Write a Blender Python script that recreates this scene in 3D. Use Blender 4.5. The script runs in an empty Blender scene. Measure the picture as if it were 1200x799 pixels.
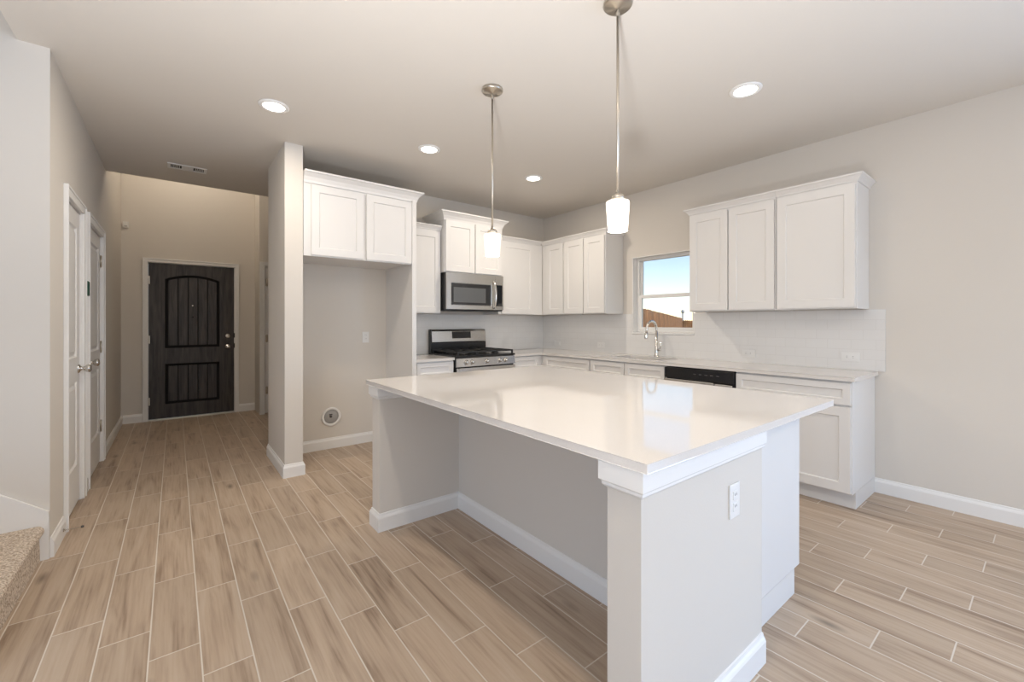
import bpy, bmesh, math, random
from mathutils import Vector
random.seed(7)
C = bpy.context.scene.collection
SC = bpy.context.scene

# ------------------------------------------------------------------ camera, light, exposure
CAM_H = 1.27
cam_d = bpy.data.cameras.new('camera')
cam_d.sensor_width = 36.0
cam_d.sensor_fit = 'HORIZONTAL'
cam_d.lens = 502.0 / 1200.0 * 36.0
cam_d.shift_y = -21.5 / 1200.0
cam_d.clip_start = 0.02
cam_d.clip_end = 300
cam = bpy.data.objects.new('camera', cam_d)
C.objects.link(cam)
cam.location = (0, 0, CAM_H)
cam.rotation_euler = (math.radians(90), 0, -0.6667)
SC.camera = cam

SC.view_settings.view_transform = 'Standard'
SC.view_settings.look = 'None'
SC.view_settings.gamma = 1.0
SC.view_settings.use_curve_mapping = False
SC.view_settings.exposure = 0.36
SC.cycles.max_bounces = 10
SC.cycles.diffuse_bounces = 6
SC.cycles.glossy_bounces = 5
SC.cycles.transparent_max_bounces = 12
SC.cycles.sample_clamp_indirect = 6.0
SC.cycles.use_denoising = True

SKY_STRENGTH = 0.145
SUN_STRENGTH = 5.0
PATIO_POWER = 22.0      # daylight entering the big patio opening behind the camera
CAN_POWER = 8.0
PENDANT_POWER = 5.0
FOYER_POWER = 12.0
LEFT_POWER = 42.0       # daylight entering the living room windows on the left
FILL_POWER = 320.0      # added out-of-frame spot filling the ceiling, as an assumed bounced flash
SIDE_POWER = 74.0       # daylight entering the glazed side opening right of the camera
WARM = (1.0, 0.89, 0.75)
DAY = (0.62, 0.86, 1.22)

world = bpy.data.worlds.new('sky')
SC.world = world
world.use_nodes = True
wn = world.node_tree
sky = wn.nodes.new('ShaderNodeTexSky')
sky.sky_type = 'NISHITA'
sky.sun_disc = False
sky.sun_elevation = math.radians(48)
sky.sun_rotation = math.radians(190)
sky.air_density = 1.0
sky.dust_density = 0.05
sky.ozone_density = 1.5
tint = wn.nodes.new('ShaderNodeVectorMath')
tint.operation = 'MULTIPLY'
tint.inputs[1].default_value = (1.08, 0.98, 1.0)
wn.links.new(sky.outputs['Color'], tint.inputs[0])
wn.links.new(tint.outputs[0], wn.nodes['Background'].inputs['Color'])
wn.nodes['Background'].inputs['Strength'].default_value = SKY_STRENGTH


def light(name, kind, loc, power, color, parent=None, size=None, size_y=None, rot=(0, 0, 0), shape=None, radius=None):
    d = bpy.data.lights.new(name, kind)
    d.energy = power
    d.color = color
    if kind == 'AREA':
        d.shape = shape or 'RECTANGLE'
        d.size = size
        if size_y and d.shape in ('RECTANGLE', 'ELLIPSE'):
            d.size_y = size_y
    if radius is not None and kind in ('POINT', 'SPOT'):
        d.shadow_soft_size = radius
    o = bpy.data.objects.new(name, d)
    C.objects.link(o)
    o.location = loc
    o.rotation_euler = rot
    if parent is not None:
        o.parent = parent
    return o


sun = light('sun', 'SUN', (0, 0, 12), SUN_STRENGTH, (1.0, 0.94, 0.85), rot=(math.radians(46), 0, math.radians(-10)))
sun.data.angle = math.radians(0.6)
light('patio_daylight', 'AREA', (2.25, -3.75, 1.25), PATIO_POWER, DAY, size=3.3, size_y=2.3, rot=(math.radians(98), 0, 0))
light('side_daylight', 'AREA', (4.27, -2.30, 1.2), SIDE_POWER, (0.52, 0.83, 1.32), size=2.2, size_y=2.2, rot=(math.radians(104), 0, math.radians(90)))
light('living_daylight', 'AREA', (-3.28, -1.0, 1.35), LEFT_POWER, DAY, size=3.6, size_y=1.9, rot=(math.radians(98), 0, math.radians(-90)))

fill_spot = light('bounce_fill', 'SPOT', (-0.40, -0.05, 0.35), FILL_POWER, (0.97, 0.98, 1.0), rot=(math.radians(180), 0, 0), radius=0.12)
fill_spot.data.spot_size = math.radians(150)
fill_spot.data.spot_blend = 0.7

# ------------------------------------------------------------------ materials
def new_mat(name):
    m = bpy.data.materials.new(name)
    m.use_nodes = True
    nt = m.node_tree
    return m, nt, nt.nodes['Principled BSDF']


def simple(name, col, rough=0.5, metal=0.0, spec=0.5, coat=0.0, emit=None, estr=0.0, bump=0.0, bscale=80.0, trans=0.0, vary=0.0, vscale=3.0):
    m, nt, p = new_mat(name)
    p.inputs['Base Color'].default_value = (*col, 1)
    p.inputs['Roughness'].default_value = rough
    p.inputs['Metallic'].default_value = metal
    p.inputs['Specular IOR Level'].default_value = spec
    p.inputs['Coat Weight'].default_value = coat
    p.inputs['Transmission Weight'].default_value = trans
    if emit:
        p.inputs['Emission Color'].default_value = (*emit, 1)
        p.inputs['Emission Strength'].default_value = estr
    tc = nt.nodes.new('ShaderNodeTexCoord')
    if bump:
        n = nt.nodes.new('ShaderNodeTexNoise')
        n.inputs['Scale'].default_value = bscale
        n.inputs['Detail'].default_value = 3
        b = nt.nodes.new('ShaderNodeBump')
        b.inputs['Strength'].default_value = bump
        b.inputs['Distance'].default_value = 0.002
        nt.links.new(tc.outputs['Object'], n.inputs['Vector'])
        nt.links.new(n.outputs['Fac'], b.inputs['Height'])
        nt.links.new(b.outputs['Normal'], p.inputs['Normal'])
    if vary:
        n2 = nt.nodes.new('ShaderNodeTexNoise')
        n2.inputs['Scale'].default_value = vscale
        n2.inputs['Detail'].default_value = 4
        r = nt.nodes.new('ShaderNodeValToRGB')
        r.color_ramp.elements[0].position = 0.3
        r.color_ramp.elements[1].position = 0.7
        r.color_ramp.elements[0].color = (*[c * (1 - vary) for c in col], 1)
        r.color_ramp.elements[1].color = (*[min(1, c * (1 + vary)) for c in col], 1)
        nt.links.new(tc.outputs['Object'], n2.inputs['Vector'])
        nt.links.new(n2.outputs['Fac'], r.inputs['Fac'])
        nt.links.new(r.outputs['Color'], p.inputs['Base Color'])
    return m


M_WALL = simple('greige_wall_paint', (0.67, 0.63, 0.575), rough=0.9, spec=0.25, bump=0.12, bscale=160)
M_CEIL = simple('greige_ceiling_paint', (0.67, 0.63, 0.575), rough=0.95, spec=0.2, bump=0.15, bscale=120)
M_TRIM = simple('white_trim_paint', (0.80, 0.79, 0.77), rough=0.45)
M_CAB = simple('white_cabinet_paint', (0.73, 0.715, 0.695), rough=0.38)
M_CABIN = simple('cabinet_underside', (0.70, 0.62, 0.50), rough=0.6)
M_STEEL = simple('brushed_stainless', (0.62, 0.60, 0.57), rough=0.27, metal=1.0)
M_CHROME = simple('polished_nickel', (0.72, 0.70, 0.67), rough=0.16, metal=1.0)
M_NICKEL = simple('satin_nickel', (0.55, 0.50, 0.43), rough=0.32, metal=1.0)
M_BLACK = simple('black_enamel', (0.012, 0.012, 0.013), rough=0.22)
M_BLACKM = simple('black_cast_iron', (0.018, 0.018, 0.018), rough=0.55)
M_DARKGLASS = simple('dark_oven_glass', (0.02, 0.021, 0.024), rough=0.05, coat=0.4)
M_SCREEN = simple('microwave_screen', (0.11, 0.115, 0.12), rough=0.12, coat=0.3)
M_PLASTIC = simple('white_plastic', (0.78, 0.77, 0.75), rough=0.4)
M_SLOT = simple('dark_slot', (0.05, 0.05, 0.05), rough=0.6)
M_DARKVENT = simple('vent_interior', (0.04, 0.033, 0.026), rough=0.8)
M_GREEN = simple('dark_green_plastic', (0.012, 0.075, 0.05), rough=0.45)
M_GREYBOX = simple('grey_plastic', (0.42, 0.41, 0.40), rough=0.6)
M_RUBBER = simple('grey_rubber', (0.10, 0.09, 0.09), rough=0.7)
M_DIFF = simple('light_diffuser', (0.9, 0.9, 0.9), rough=0.5, emit=(1.0, 0.93, 0.82), estr=9.0)
M_SHADE = simple('lit_white_glass_shade', (0.85, 0.82, 0.78), rough=0.25, emit=(1.0, 0.87, 0.73), estr=1.0)
M_BULB = simple('lit_bulb', (1, 1, 1), emit=(1.0, 0.86, 0.68), estr=8.0)
M_FENCE = simple('cedar_fence_board', (0.19, 0.088, 0.036), rough=0.85, bump=0.3, bscale=30, vary=0.5, vscale=2.2)
M_GROUND = simple('dry_grass', (0.20, 0.17, 0.09), rough=1.0, bump=0.5, bscale=20, vary=0.35, vscale=4)
M_ROCK = simple('pale_rock', (0.45, 0.42, 0.38), rough=0.9, bump=0.4, bscale=12, vary=0.2)
M_POLE = simple('grey_pole', (0.24, 0.26, 0.29), rough=0.5)

# stained knotty door wood
def wood_dark():
    m, nt, p = new_mat('dark_stained_wood')
    tc = nt.nodes.new('ShaderNodeTexCoord')
    mp = nt.nodes.new('ShaderNodeMapping')
    mp.inputs['Scale'].default_value = (14, 14, 1.2)
    n = nt.nodes.new('ShaderNodeTexNoise')
    n.inputs['Scale'].default_value = 2.2
    n.inputs['Detail'].default_value = 7
    n.inputs['Distortion'].default_value = 0.8
    r = nt.nodes.new('ShaderNodeValToRGB')
    r.color_ramp.elements[0].position = 0.3
    r.color_ramp.elements[0].color = (0.013, 0.009, 0.0075, 1)
    r.color_ramp.elements[1].position = 0.75
    r.color_ramp.elements[1].color = (0.056, 0.043, 0.035, 1)
    nt.links.new(tc.outputs['Object'], mp.inputs['Vector'])
    nt.links.new(mp.outputs['Vector'], n.inputs['Vector'])
    nt.links.new(n.outputs['Fac'], r.inputs['Fac'])
    nt.links.new(r.outputs['Color'], p.inputs['Base Color'])
    b = nt.nodes.new('ShaderNodeBump')
    b.inputs['Strength'].default_value = 0.25
    b.inputs['Distance'].default_value = 0.002
    nt.links.new(n.outputs['Fac'], b.inputs['Height'])
    nt.links.new(b.outputs['Normal'], p.inputs['Normal'])
    p.inputs['Roughness'].default_value = 0.42
    return m


def quartz():
    m, nt, p = new_mat('white_quartz')
    tc = nt.nodes.new('ShaderNodeTexCoord')
    n = nt.nodes.new('ShaderNodeTexNoise')
    n.inputs['Scale'].default_value = 260
    n.inputs['Detail'].default_value = 2
    r = nt.nodes.new('ShaderNodeValToRGB')
    r.color_ramp.elements[0].position = 0.32
    r.color_ramp.elements[0].color = (0.69, 0.655, 0.62, 1)
    r.color_ramp.elements[1].position = 0.5
    r.color_ramp.elements[1].color = (0.72, 0.685, 0.65, 1)
    nt.links.new(tc.outputs['Object'], n.inputs['Vector'])
    nt.links.new(n.outputs['Fac'], r.inputs['Fac'])
    nt.links.new(r.outputs['Color'], p.inputs['Base Color'])
    p.inputs['Roughness'].default_value = 0.05
    p.inputs['IOR'].default_value = 1.9
    return m


def subway(axis):
    """small white glossy subway tile; axis = the world axis that runs along the wall"""
    m, nt, p = new_mat('white_subway_tile_' + axis.lower())
    g = nt.nodes.new('ShaderNodeNewGeometry')
    s = nt.nodes.new('ShaderNodeSeparateXYZ')
    nt.links.new(g.outputs['Position'], s.inputs[0])
    cmb = nt.nodes.new('ShaderNodeCombineXYZ')
    nt.links.new(s.outputs[axis], cmb.inputs['X'])
    nt.links.new(s.outputs['Z'], cmb.inputs['Y'])
    br = nt.nodes.new('ShaderNodeTexBrick')
    br.inputs['Scale'].default_value = 1.0
    br.inputs['Brick Width'].default_value = 0.152
    br.inputs['Row Height'].default_value = 0.076
    br.inputs['Mortar Size'].default_value = 0.0013
    br.inputs['Mortar Smooth'].default_value = 0.2
    br.inputs['Color1'].default_value = (0.76, 0.75, 0.735, 1)
    br.inputs['Color2'].default_value = (0.745, 0.735, 0.72, 1)
    br.inputs['Mortar'].default_value = (0.69, 0.675, 0.655, 1)
    nt.links.new(cmb.outputs[0], br.inputs['Vector'])
    nt.links.new(br.outputs['Color'], p.inputs['Base Color'])
    b = nt.nodes.new('ShaderNodeBump')
    b.invert = True
    b.inputs['Strength'].default_value = 0.4
    b.inputs['Distance'].default_value = 0.001
    nt.links.new(br.outputs['Fac'], b.inputs['Height'])
    nt.links.new(b.outputs['Normal'], p.inputs['Normal'])
    p.inputs['Roughness'].default_value = 0.16
    return m


def carpet():
    m, nt, p = new_mat('speckled_beige_carpet')
    tc = nt.nodes.new('ShaderNodeTexCoord')
    n = nt.nodes.new('ShaderNodeTexNoise')
    n.inputs['Scale'].default_value = 120
    n.inputs['Detail'].default_value = 4
    r = nt.nodes.new('ShaderNodeValToRGB')
    r.color_ramp.elements[0].position = 0.35
    r.color_ramp.elements[0].color = (0.36, 0.28, 0.21, 1)
    r.color_ramp.elements[1].position = 0.65
    r.color_ramp.elements[1].color = (0.78, 0.68, 0.57, 1)
    b = nt.nodes.new('ShaderNodeBump')
    b.inputs['Strength'].default_value = 0.9
    b.inputs['Distance'].default_value = 0.008
    nt.links.new(tc.outputs['Object'], n.inputs['Vector'])
    nt.links.new(n.outputs['Fac'], r.inputs['Fac'])
    nt.links.new(r.outputs['Color'], p.inputs['Base Color'])
    nt.links.new(n.outputs['Fac'], b.inputs['Height'])
    nt.links.new(b.outputs['Normal'], p.inputs['Normal'])
    p.inputs['Roughness'].default_value = 1.0
    p.inputs['Specular IOR Level'].default_value = 0.1
    return m


def floor_mat():
    m, nt, p = new_mat('wood_look_plank_tile')
    N, L = nt.nodes, nt.links
    W, LEN, STEP, X0, J0, G = 0.1577, 0.6085, 0.205, -0.394, 2.513, 0.0050

    def mth(op, a, b=None, c=None):
        n = N.new('ShaderNodeMath')
        n.operation = op
        for i, v in enumerate((a, b, c)):
            if v is None:
                continue
            if isinstance(v, (int, float)):
                n.inputs[i].default_value = v
            else:
                L.new(v, n.inputs[i])
        return n.outputs[0]

    g = N.new('ShaderNodeNewGeometry')
    s = N.new('ShaderNodeSeparateXYZ')
    L.new(g.outputs['Position'], s.inputs[0])
    X, Y = s.outputs['X'], s.outputs['Y']
    px = mth('DIVIDE', mth('SUBTRACT', X, X0), W)
    col = mth('FLOOR', px)
    fx = mth('SUBTRACT', px, col)
    py = mth('DIVIDE', mth('ADD', mth('SUBTRACT', Y, J0), mth('MULTIPLY', col, STEP)), LEN)
    row = mth('FLOOR', py)
    fy = mth('SUBTRACT', py, row)
    ex = mth('MULTIPLY', mth('MINIMUM', fx, mth('SUBTRACT', 1.0, fx)), W)
    ey = mth('MULTIPLY', mth('MINIMUM', fy, mth('SUBTRACT', 1.0, fy)), LEN)
    e = mth('MINIMUM', ex, ey)
    grout = N.new('ShaderNodeMapRange')
    grout.inputs['From Min'].default_value = G * 0.35
    grout.inputs['From Max'].default_value = G * 0.65
    grout.inputs['To Min'].default_value = 1
    grout.inputs['To Max'].default_value = 0
    L.new(e, grout.inputs['Value'])
    idv = N.new('ShaderNodeCombineXYZ')
    L.new(col, idv.inputs['X'])
    L.new(row, idv.inputs['Y'])
    wnz = N.new('ShaderNodeTexWhiteNoise')
    wnz.noise_dimensions = '3D'
    L.new(idv.outputs[0], wnz.inputs['Vector'])
    r = wnz.outputs['Value']
    sr = N.new('ShaderNodeSeparateColor')
    L.new(wnz.outputs['Color'], sr.inputs[0])

    def grain(sx, sy, scale, detail, dist, off):
        v = N.new('ShaderNodeCombineXYZ')
        L.new(mth('ADD', mth('MULTIPLY', X, sx), mth('MULTIPLY', r, off)), v.inputs['X'])
        L.new(mth('ADD', mth('MULTIPLY', Y, sy), mth('MULTIPLY', sr.outputs[1], off)), v.inputs['Y'])
        L.new(mth('MULTIPLY', sr.outputs[2], off), v.inputs['Z'])
        n = N.new('ShaderNodeTexNoise')
        n.inputs['Scale'].default_value = scale
        n.inputs['Detail'].default_value = detail
        n.inputs['Distortion'].default_value = dist
        L.new(v.outputs[0], n.inputs['Vector'])
        return n.outputs['Fac'], v.outputs[0]

    g1, _ = grain(16, 1.4, 1.0, 6, 0.9, 60)
    g2, _ = grain(90, 3.0, 1.0, 3, 0.3, 90)
    g3, _ = grain(3.0, 1.0, 1.0, 3, 0.2, 40)
    v = mth('ADD', mth('ADD', mth('MULTIPLY', g1, 0.66), mth('MULTIPLY', g2, 0.34)), mth('MULTIPLY', g3, 0.14))
    ramp = N.new('ShaderNodeValToRGB')
    el = ramp.color_ramp.elements
    el[0].position = 0.38
    el[0].color = (0.235, 0.162, 0.112, 1)
    el[1].position = 0.80
    el[1].color = (0.524, 0.426, 0.332, 1)
    k = el.new(0.50)
    k.color = (0.392, 0.296, 0.215, 1)
    k = el.new(0.60)
    k.color = (0.462, 0.358, 0.265, 1)
    L.new(v, ramp.inputs['Fac'])
    # knots
    kv = N.new('ShaderNodeCombineXYZ')
    L.new(mth('ADD', mth('MULTIPLY', X, 6.3), mth('MULTIPLY', r, 17)), kv.inputs['X'])
    L.new(mth('ADD', mth('MULTIPLY', Y, 2.1), mth('MULTIPLY', sr.outputs[1], 13)), kv.inputs['Y'])
    vor = N.new('ShaderNodeTexVoronoi')
    vor.inputs['Scale'].default_value = 0.75
    L.new(kv.outputs[0], vor.inputs['Vector'])
    kn = N.new('ShaderNodeMapRange')
    kn.inputs['From Min'].default_value = 0.02
    kn.inputs['From Max'].default_value = 0.13
    kn.inputs['To Min'].default_value = 0.50
    kn.inputs['To Max'].default_value = 1.0
    L.new(vor.outputs['Distance'], kn.inputs['Value'])
    bri = mth('MULTIPLY', kn.outputs[0], mth('ADD', 0.92, mth('MULTIPLY', r, 0.16)))
    mul = N.new('ShaderNodeVectorMath')
    mul.operation = 'SCALE'
    L.new(ramp.outputs['Color'], mul.inputs[0])
    L.new(bri, mul.inputs['Scale'])
    mix = N.new('ShaderNodeMix')
    mix.data_type = 'RGBA'
    L.new(grout.outputs[0], mix.inputs['Factor'])
    L.new(mul.outputs[0], mix.inputs[6])
    mix.inputs[7].default_value = (0.64, 0.58, 0.50, 1)
    L.new(mix.outputs[2], p.inputs['Base Color'])
    rg = mth('ADD', 0.36, mth('MULTIPLY', g1, 0.16))
    L.new(rg, p.inputs['Roughness'])
    p.inputs['Specular IOR Level'].default_value = 0.5
    b = N.new('ShaderNodeBump')
    b.inputs['Strength'].default_value = 0.35
    b.inputs['Distance'].default_value = 0.0015
    L.new(mth('SUBTRACT', mth('MULTIPLY', g1, 0.25), grout.outputs[0]), b.inputs['Height'])
    L.new(b.outputs['Normal'], p.inputs['Normal'])
    return m


def glass_pane():
    m, nt, p = new_mat('clear_window_glass')
    nt.nodes.remove(p)
    out = nt.nodes['Material Output']
    t = nt.nodes.new('ShaderNodeBsdfTransparent')
    t.inputs['Color'].default_value = (0.96, 0.98, 0.97, 1)
    gl = nt.nodes.new('ShaderNodeBsdfGlossy')
    gl.inputs['Roughness'].default_value = 0.0
    f = nt.nodes.new('ShaderNodeFresnel')
    f.inputs['IOR'].default_value = 1.3
    mx = nt.nodes.new('ShaderNodeMixShader')
    nt.links.new(f.outputs[0], mx.inputs[0])
    nt.links.new(t.outputs[0], mx.inputs[1])
    nt.links.new(gl.outputs[0], mx.inputs[2])
    nt.links.new(mx.outputs[0], out.inputs['Surface'])
    return m


M_DOORWOOD = wood_dark()
M_GROOVE = simple('near_black_stain_and_shade', (0.004, 0.003, 0.003), rough=0.8)  # stain pooled in the plank grooves, plus painted shadow outlines round the panels
M_QUARTZ = quartz()
M_TILE_X = subway('X')
M_TILE_Y = subway('Y')
M_CARPET = carpet()
M_FLOOR = floor_mat()
M_GLASS = glass_pane()

# ------------------------------------------------------------------ mesh helpers
ORG = {}


def face_map(face, front):
    """(a along the wall, d depth behind the front, z) -> world"""
    if face == '-Y':
        return lambda a, d, z: (a, front + d, z)
    if face == '+Y':
        return lambda a, d, z: (a, front - d, z)
    if face == '-X':
        return lambda a, d, z: (front + d, a, z)
    return lambda a, d, z: (front - d, a, z)


class MB:
    def __init__(self):
        self.bm = bmesh.new()
        self.mi = 0

    def _faces(self, fs, smooth=False):
        for f in fs:
            f.material_index = self.mi
            f.smooth = smooth

    def quad(self, pts, smooth=False):
        vs = [self.bm.verts.new(p) for p in pts]
        f = self.bm.faces.new(vs)
        self._faces([f], smooth)
        return f

    def box(self, x0, x1, y0, y1, z0, z1, bev=0.0):
        if x0 > x1: x0, x1 = x1, x0
        if y0 > y1: y0, y1 = y1, y0
        if z0 > z1: z0, z1 = z1, z0
        r = bmesh.ops.create_cube(self.bm, size=1.0)
        vs = r['verts']
        for v in vs:
            v.co = (x0 + (v.co.x + .5) * (x1 - x0), y0 + (v.co.y + .5) * (y1 - y0), z0 + (v.co.z + .5) * (z1 - z0))
        fs = set(f for v in vs for f in v.link_faces)
        self._faces(fs)
        if bev:
            es = list(set(e for v in vs for e in v.link_edges))
            rr = bmesh.ops.bevel(self.bm, geom=es, offset=bev, segments=2, profile=0.6, affect='EDGES')
            self._faces(rr['faces'])
        return self

    def mbox(self, mp, a0, a1, d0, d1, z0, z1, bev=0.0):
        p, q = mp(a0, d0, z0), mp(a1, d1, z1)
        return self.box(p[0], q[0], p[1], q[1], p[2], q[2], bev)

    def prism(self, pts, ext, smooth=False):
        """polygon of 3D points extruded by vector ext"""
        e = Vector(ext)
        a = [self.bm.verts.new(p) for p in pts]
        b = [self.bm.verts.new(Vector(p) + e) for p in pts]
        fs = [self.bm.faces.new(a), self.bm.faces.new(b[::-1])]
        n = len(pts)
        for i in range(n):
            f = self.bm.faces.new((a[i], b[i], b[(i + 1) % n], a[(i + 1) % n]))
            f.smooth = smooth
            fs.append(f)
        for f in fs:
            f.material_index = self.mi
        return self

    def lathe(self, prof, center, axis='Z', seg=24, smooth=True):
        """prof: (radius, height) list around an axis through center"""
        cx, cy, cz = center
        ax = {'X': 0, 'Y': 1, 'Z': 2}[axis.replace('-', '')]
        sg = -1 if axis.startswith('-') else 1

        def pt(r, h, t):
            u, v = r * math.cos(t), r * math.sin(t)
            h *= sg
            if ax == 2: return (cx + u, cy + v, cz + h)
            if ax == 1: return (cx + u, cy + h, cz + v)
            return (cx + h, cy + u, cz + v)
        rings = []
        for r, h in prof:
            if r < 1e-6:
                rings.append([self.bm.verts.new(pt(0, h, 0))])
            else:
                rings.append([self.bm.verts.new(pt(r, h, 2 * math.pi * i / seg)) for i in range(seg)])
        for A, B in zip(rings, rings[1:]):
            for i in range(seg):
                j = (i + 1) % seg
                if len(A) == 1 and len(B) == 1:
                    continue
                if len(A) == 1: vs = (A[0], B[i], B[j])
                elif len(B) == 1: vs = (A[i], A[j], B[0])
                else: vs = (A[i], A[j], B[j], B[i])
                f = self.bm.faces.new(vs)
                f.smooth = smooth
                f.material_index = self.mi
        return self

    def tube(self, path, r, seg=10, caps=True):
        """r: a number or one radius per point"""
        P = [Vector(p) for p in path]
        R = r if isinstance(r, (list, tuple)) else [r] * len(P)
        up = None
        rings = []
        for i, p in enumerate(P):
            t = (P[min(i + 1, len(P) - 1)] - P[max(i - 1, 0)]).normalized()
            if up is None:
                up = Vector((0, 0, 1)) if abs(t.z) < 0.9 else Vector((1, 0, 0))
            n = (up - t * up.dot(t)).normalized()
            b = t.cross(n)
            up = n
            rings.append([self.bm.verts.new(p + n * (R[i] * math.cos(2 * math.pi * k / seg)) + b * (R[i] * math.sin(2 * math.pi * k / seg))) for k in range(seg)])
        for A, B in zip(rings, rings[1:]):
            for k in range(seg):
                f = self.bm.faces.new((A[k], A[(k + 1) % seg], B[(k + 1) % seg], B[k]))
                f.smooth = True
                f.material_index = self.mi
        if caps:
            for ring in (rings[0][::-1], rings[-1]):
                f = self.bm.faces.new(ring)
                f.material_index = self.mi
        return self

    def sweep(self, path, prof, closed_prof=True):
        """profile (out, z) carried along an XY path, out = right-hand side, mitred"""
        n = len(path)
        dirs = []
        for i in range(n - 1):
            d = Vector((path[i + 1][0] - path[i][0], path[i + 1][1] - path[i][1]))
            dirs.append(d.normalized())
        rings = []
        for i in range(n):
            n1 = Vector((dirs[max(i - 1, 0)].y, -dirs[max(i - 1, 0)].x))
            n2 = Vector((dirs[min(i, n - 2)].y, -dirs[min(i, n - 2)].x))
            m = (n1 + n2) / (1.0 + n1.dot(n2))
            rings.append([self.bm.verts.new((path[i][0] + m.x * o, path[i][1] + m.y * o, z)) for o, z in prof])
        k = len(prof)
        fs = []
        for A, B in zip(rings, rings[1:]):
            for j in range(k if closed_prof else k - 1):
                fs.append(self.bm.faces.new((A[j], A[(j + 1) % k], B[(j + 1) % k], B[j])))
        fs.append(self.bm.faces.new(rings[0][::-1]))
        fs.append(self.bm.faces.new(rings[-1]))
        self._faces(fs)
        return self

    def panel_door(self, mp, a0, a1, z0, z1, th, holes, prof):
        """slab with recessed panels stacked in one column"""
        ha0, ha1 = holes[0][0], holes[0][1]
        A = [a0, ha0, ha1, a1]
        Z = [z0]
        hs = []
        for h in sorted(holes, key=lambda h: h[2]):
            Z += [h[2], h[3]]
            hs.append((h[2], h[3]))
        Z.append(z1)
        for i in range(3):
            for j in range(len(Z) - 1):
                hole = i == 1 and (Z[j], Z[j + 1]) in hs
                q = (A[i], A[i + 1], Z[j], Z[j + 1])
                if not hole:
                    self.quad([mp(q[0], 0, q[2]), mp(q[1], 0, q[2]), mp(q[1], 0, q[3]), mp(q[0], 0, q[3])])
                else:
                    prev = None
                    for ins, dep in prof:
                        ring = [mp(q[0] + ins, dep, q[2] + ins), mp(q[1] - ins, dep, q[2] + ins), mp(q[1] - ins, dep, q[3] - ins), mp(q[0] + ins, dep, q[3] - ins)]
                        if prev:
                            for k in range(4):
                                self.quad([prev[k], prev[(k + 1) % 4], ring[(k + 1) % 4], ring[k]])
                        prev = ring
                    self.quad(prev)
                self.quad([mp(q[0], th, q[2]), mp(q[0], th, q[3]), mp(q[1], th, q[3]), mp(q[1], th, q[2])])
        for j in range(len(Z) - 1):
            for a in (a0, a1):
                self.quad([mp(a, 0, Z[j]), mp(a, th, Z[j]), mp(a, th, Z[j + 1]), mp(a, 0, Z[j + 1])])
        for i in range(3):
            for z in (z0, z1):
                self.quad([mp(A[i], 0, z), mp(A[i], th, z), mp(A[i + 1], th, z), mp(A[i + 1], 0, z)])
        bmesh.ops.remove_doubles(self.bm, verts=self.bm.verts, dist=1e-6)
        return self

    def build(self, name, mats, parent=None, rot=None):
        bm = self.bm
        bmesh.ops.recalc_face_normals(bm, faces=bm.faces)
        xs = [v.co for v in bm.verts]
        lo = Vector([min(v[i] for v in xs) for i in range(3)])
        hi = Vector([max(v[i] for v in xs) for i in range(3)])
        org = Vector(((lo.x + hi.x) / 2, (lo.y + hi.y) / 2, lo.z))
        for v in bm.verts:
            v.co -= org
        me = bpy.data.meshes.new(name)
        bm.to_mesh(me)
        bm.free()
        for m in (mats if isinstance(mats, (list, tuple)) else [mats]):
            me.materials.append(m)
        o = bpy.data.objects.new(name, me)
        C.objects.link(o)
        if parent is not None:
            o.parent = parent
            o.location = org - ORG[parent.name]
        else:
            o.location = org
        ORG[o.name] = org
        return o


def tag(o, label, cat, group=None, kind=None):
    o['label'] = label
    o['category'] = cat
    if group:
        o['group'] = group
    if kind:
        o['kind'] = kind
    return o


def thing(name, label, cat, loc, group=None, kind=None):
    o = bpy.data.objects.new(name, None)
    o.empty_display_size = 0.1
    C.objects.link(o)
    o.location = loc
    ORG[o.name] = Vector(loc)
    return tag(o, label, cat, group, kind)


def struct(mb, name, mat, label, cat):
    return tag(mb.build(name, mat), label, cat, kind='structure')


SHAKER = [(0, 0), (0.006, 0.009)]
MOULDED = [(0, 0), (0.010, 0.010), (0.022, 0.010), (0.045, 0.002)]


def shaker(mp, a0, a1, z0, z1, stile=0.062, th=0.019):
    return MB().panel_door(mp, a0, a1, z0, z1, th, [(a0 + stile, a1 - stile, z0 + stile, z1 - stile)], SHAKER)


# ------------------------------------------------------------------ the room
CEIL = 2.75
XR = 4.14      # right (window) wall
YB = 4.54      # kitchen back wall
XL = -0.53     # hallway left wall
YF = 7.22      # front door wall
YS = 3.36      # wall beside the stair
TOP = 3.75     # foyer ceiling

struct(MB().box(-3.3, 4.30, -3.75, 7.40, -0.12, 0.0), 'floor', M_FLOOR, 'wood-look plank tile floor with pale grout lines', 'floor')

cl = MB()
cl.box(-3.3, 4.30, -3.75, 2.36, CEIL, CEIL + 0.25)
cl.box(-0.65, 4.30, 2.36, YS, CEIL, CEIL + 0.25)
cl.box(-0.65, 4.30, YS, 5.73, CEIL, CEIL + 0.25)
cl.box(-0.66, 2.50, 5.64, 5.725, CEIL + 0.05, TOP)
cl.box(-0.72, -0.65, 2.36, YS, CEIL + 0.25, 5.2)
cl.box(-3.3, -0.65, 2.29, 2.36, CEIL + 0.25, 5.2)
struct(cl, 'ceiling', M_CEIL, 'flat greige painted ceiling over kitchen and hall', 'ceiling')
cl = MB()
cl.box(-0.70, 2.60, 5.60, 7.45, TOP, TOP + 0.15)
cl.box(-3.3, -0.60, 2.29, YS + 0.1, 5.2, 5.3)
struct(cl, 'ceiling', M_CEIL, 'higher ceiling above the entry beyond the dropped edge', 'ceiling')

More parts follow.
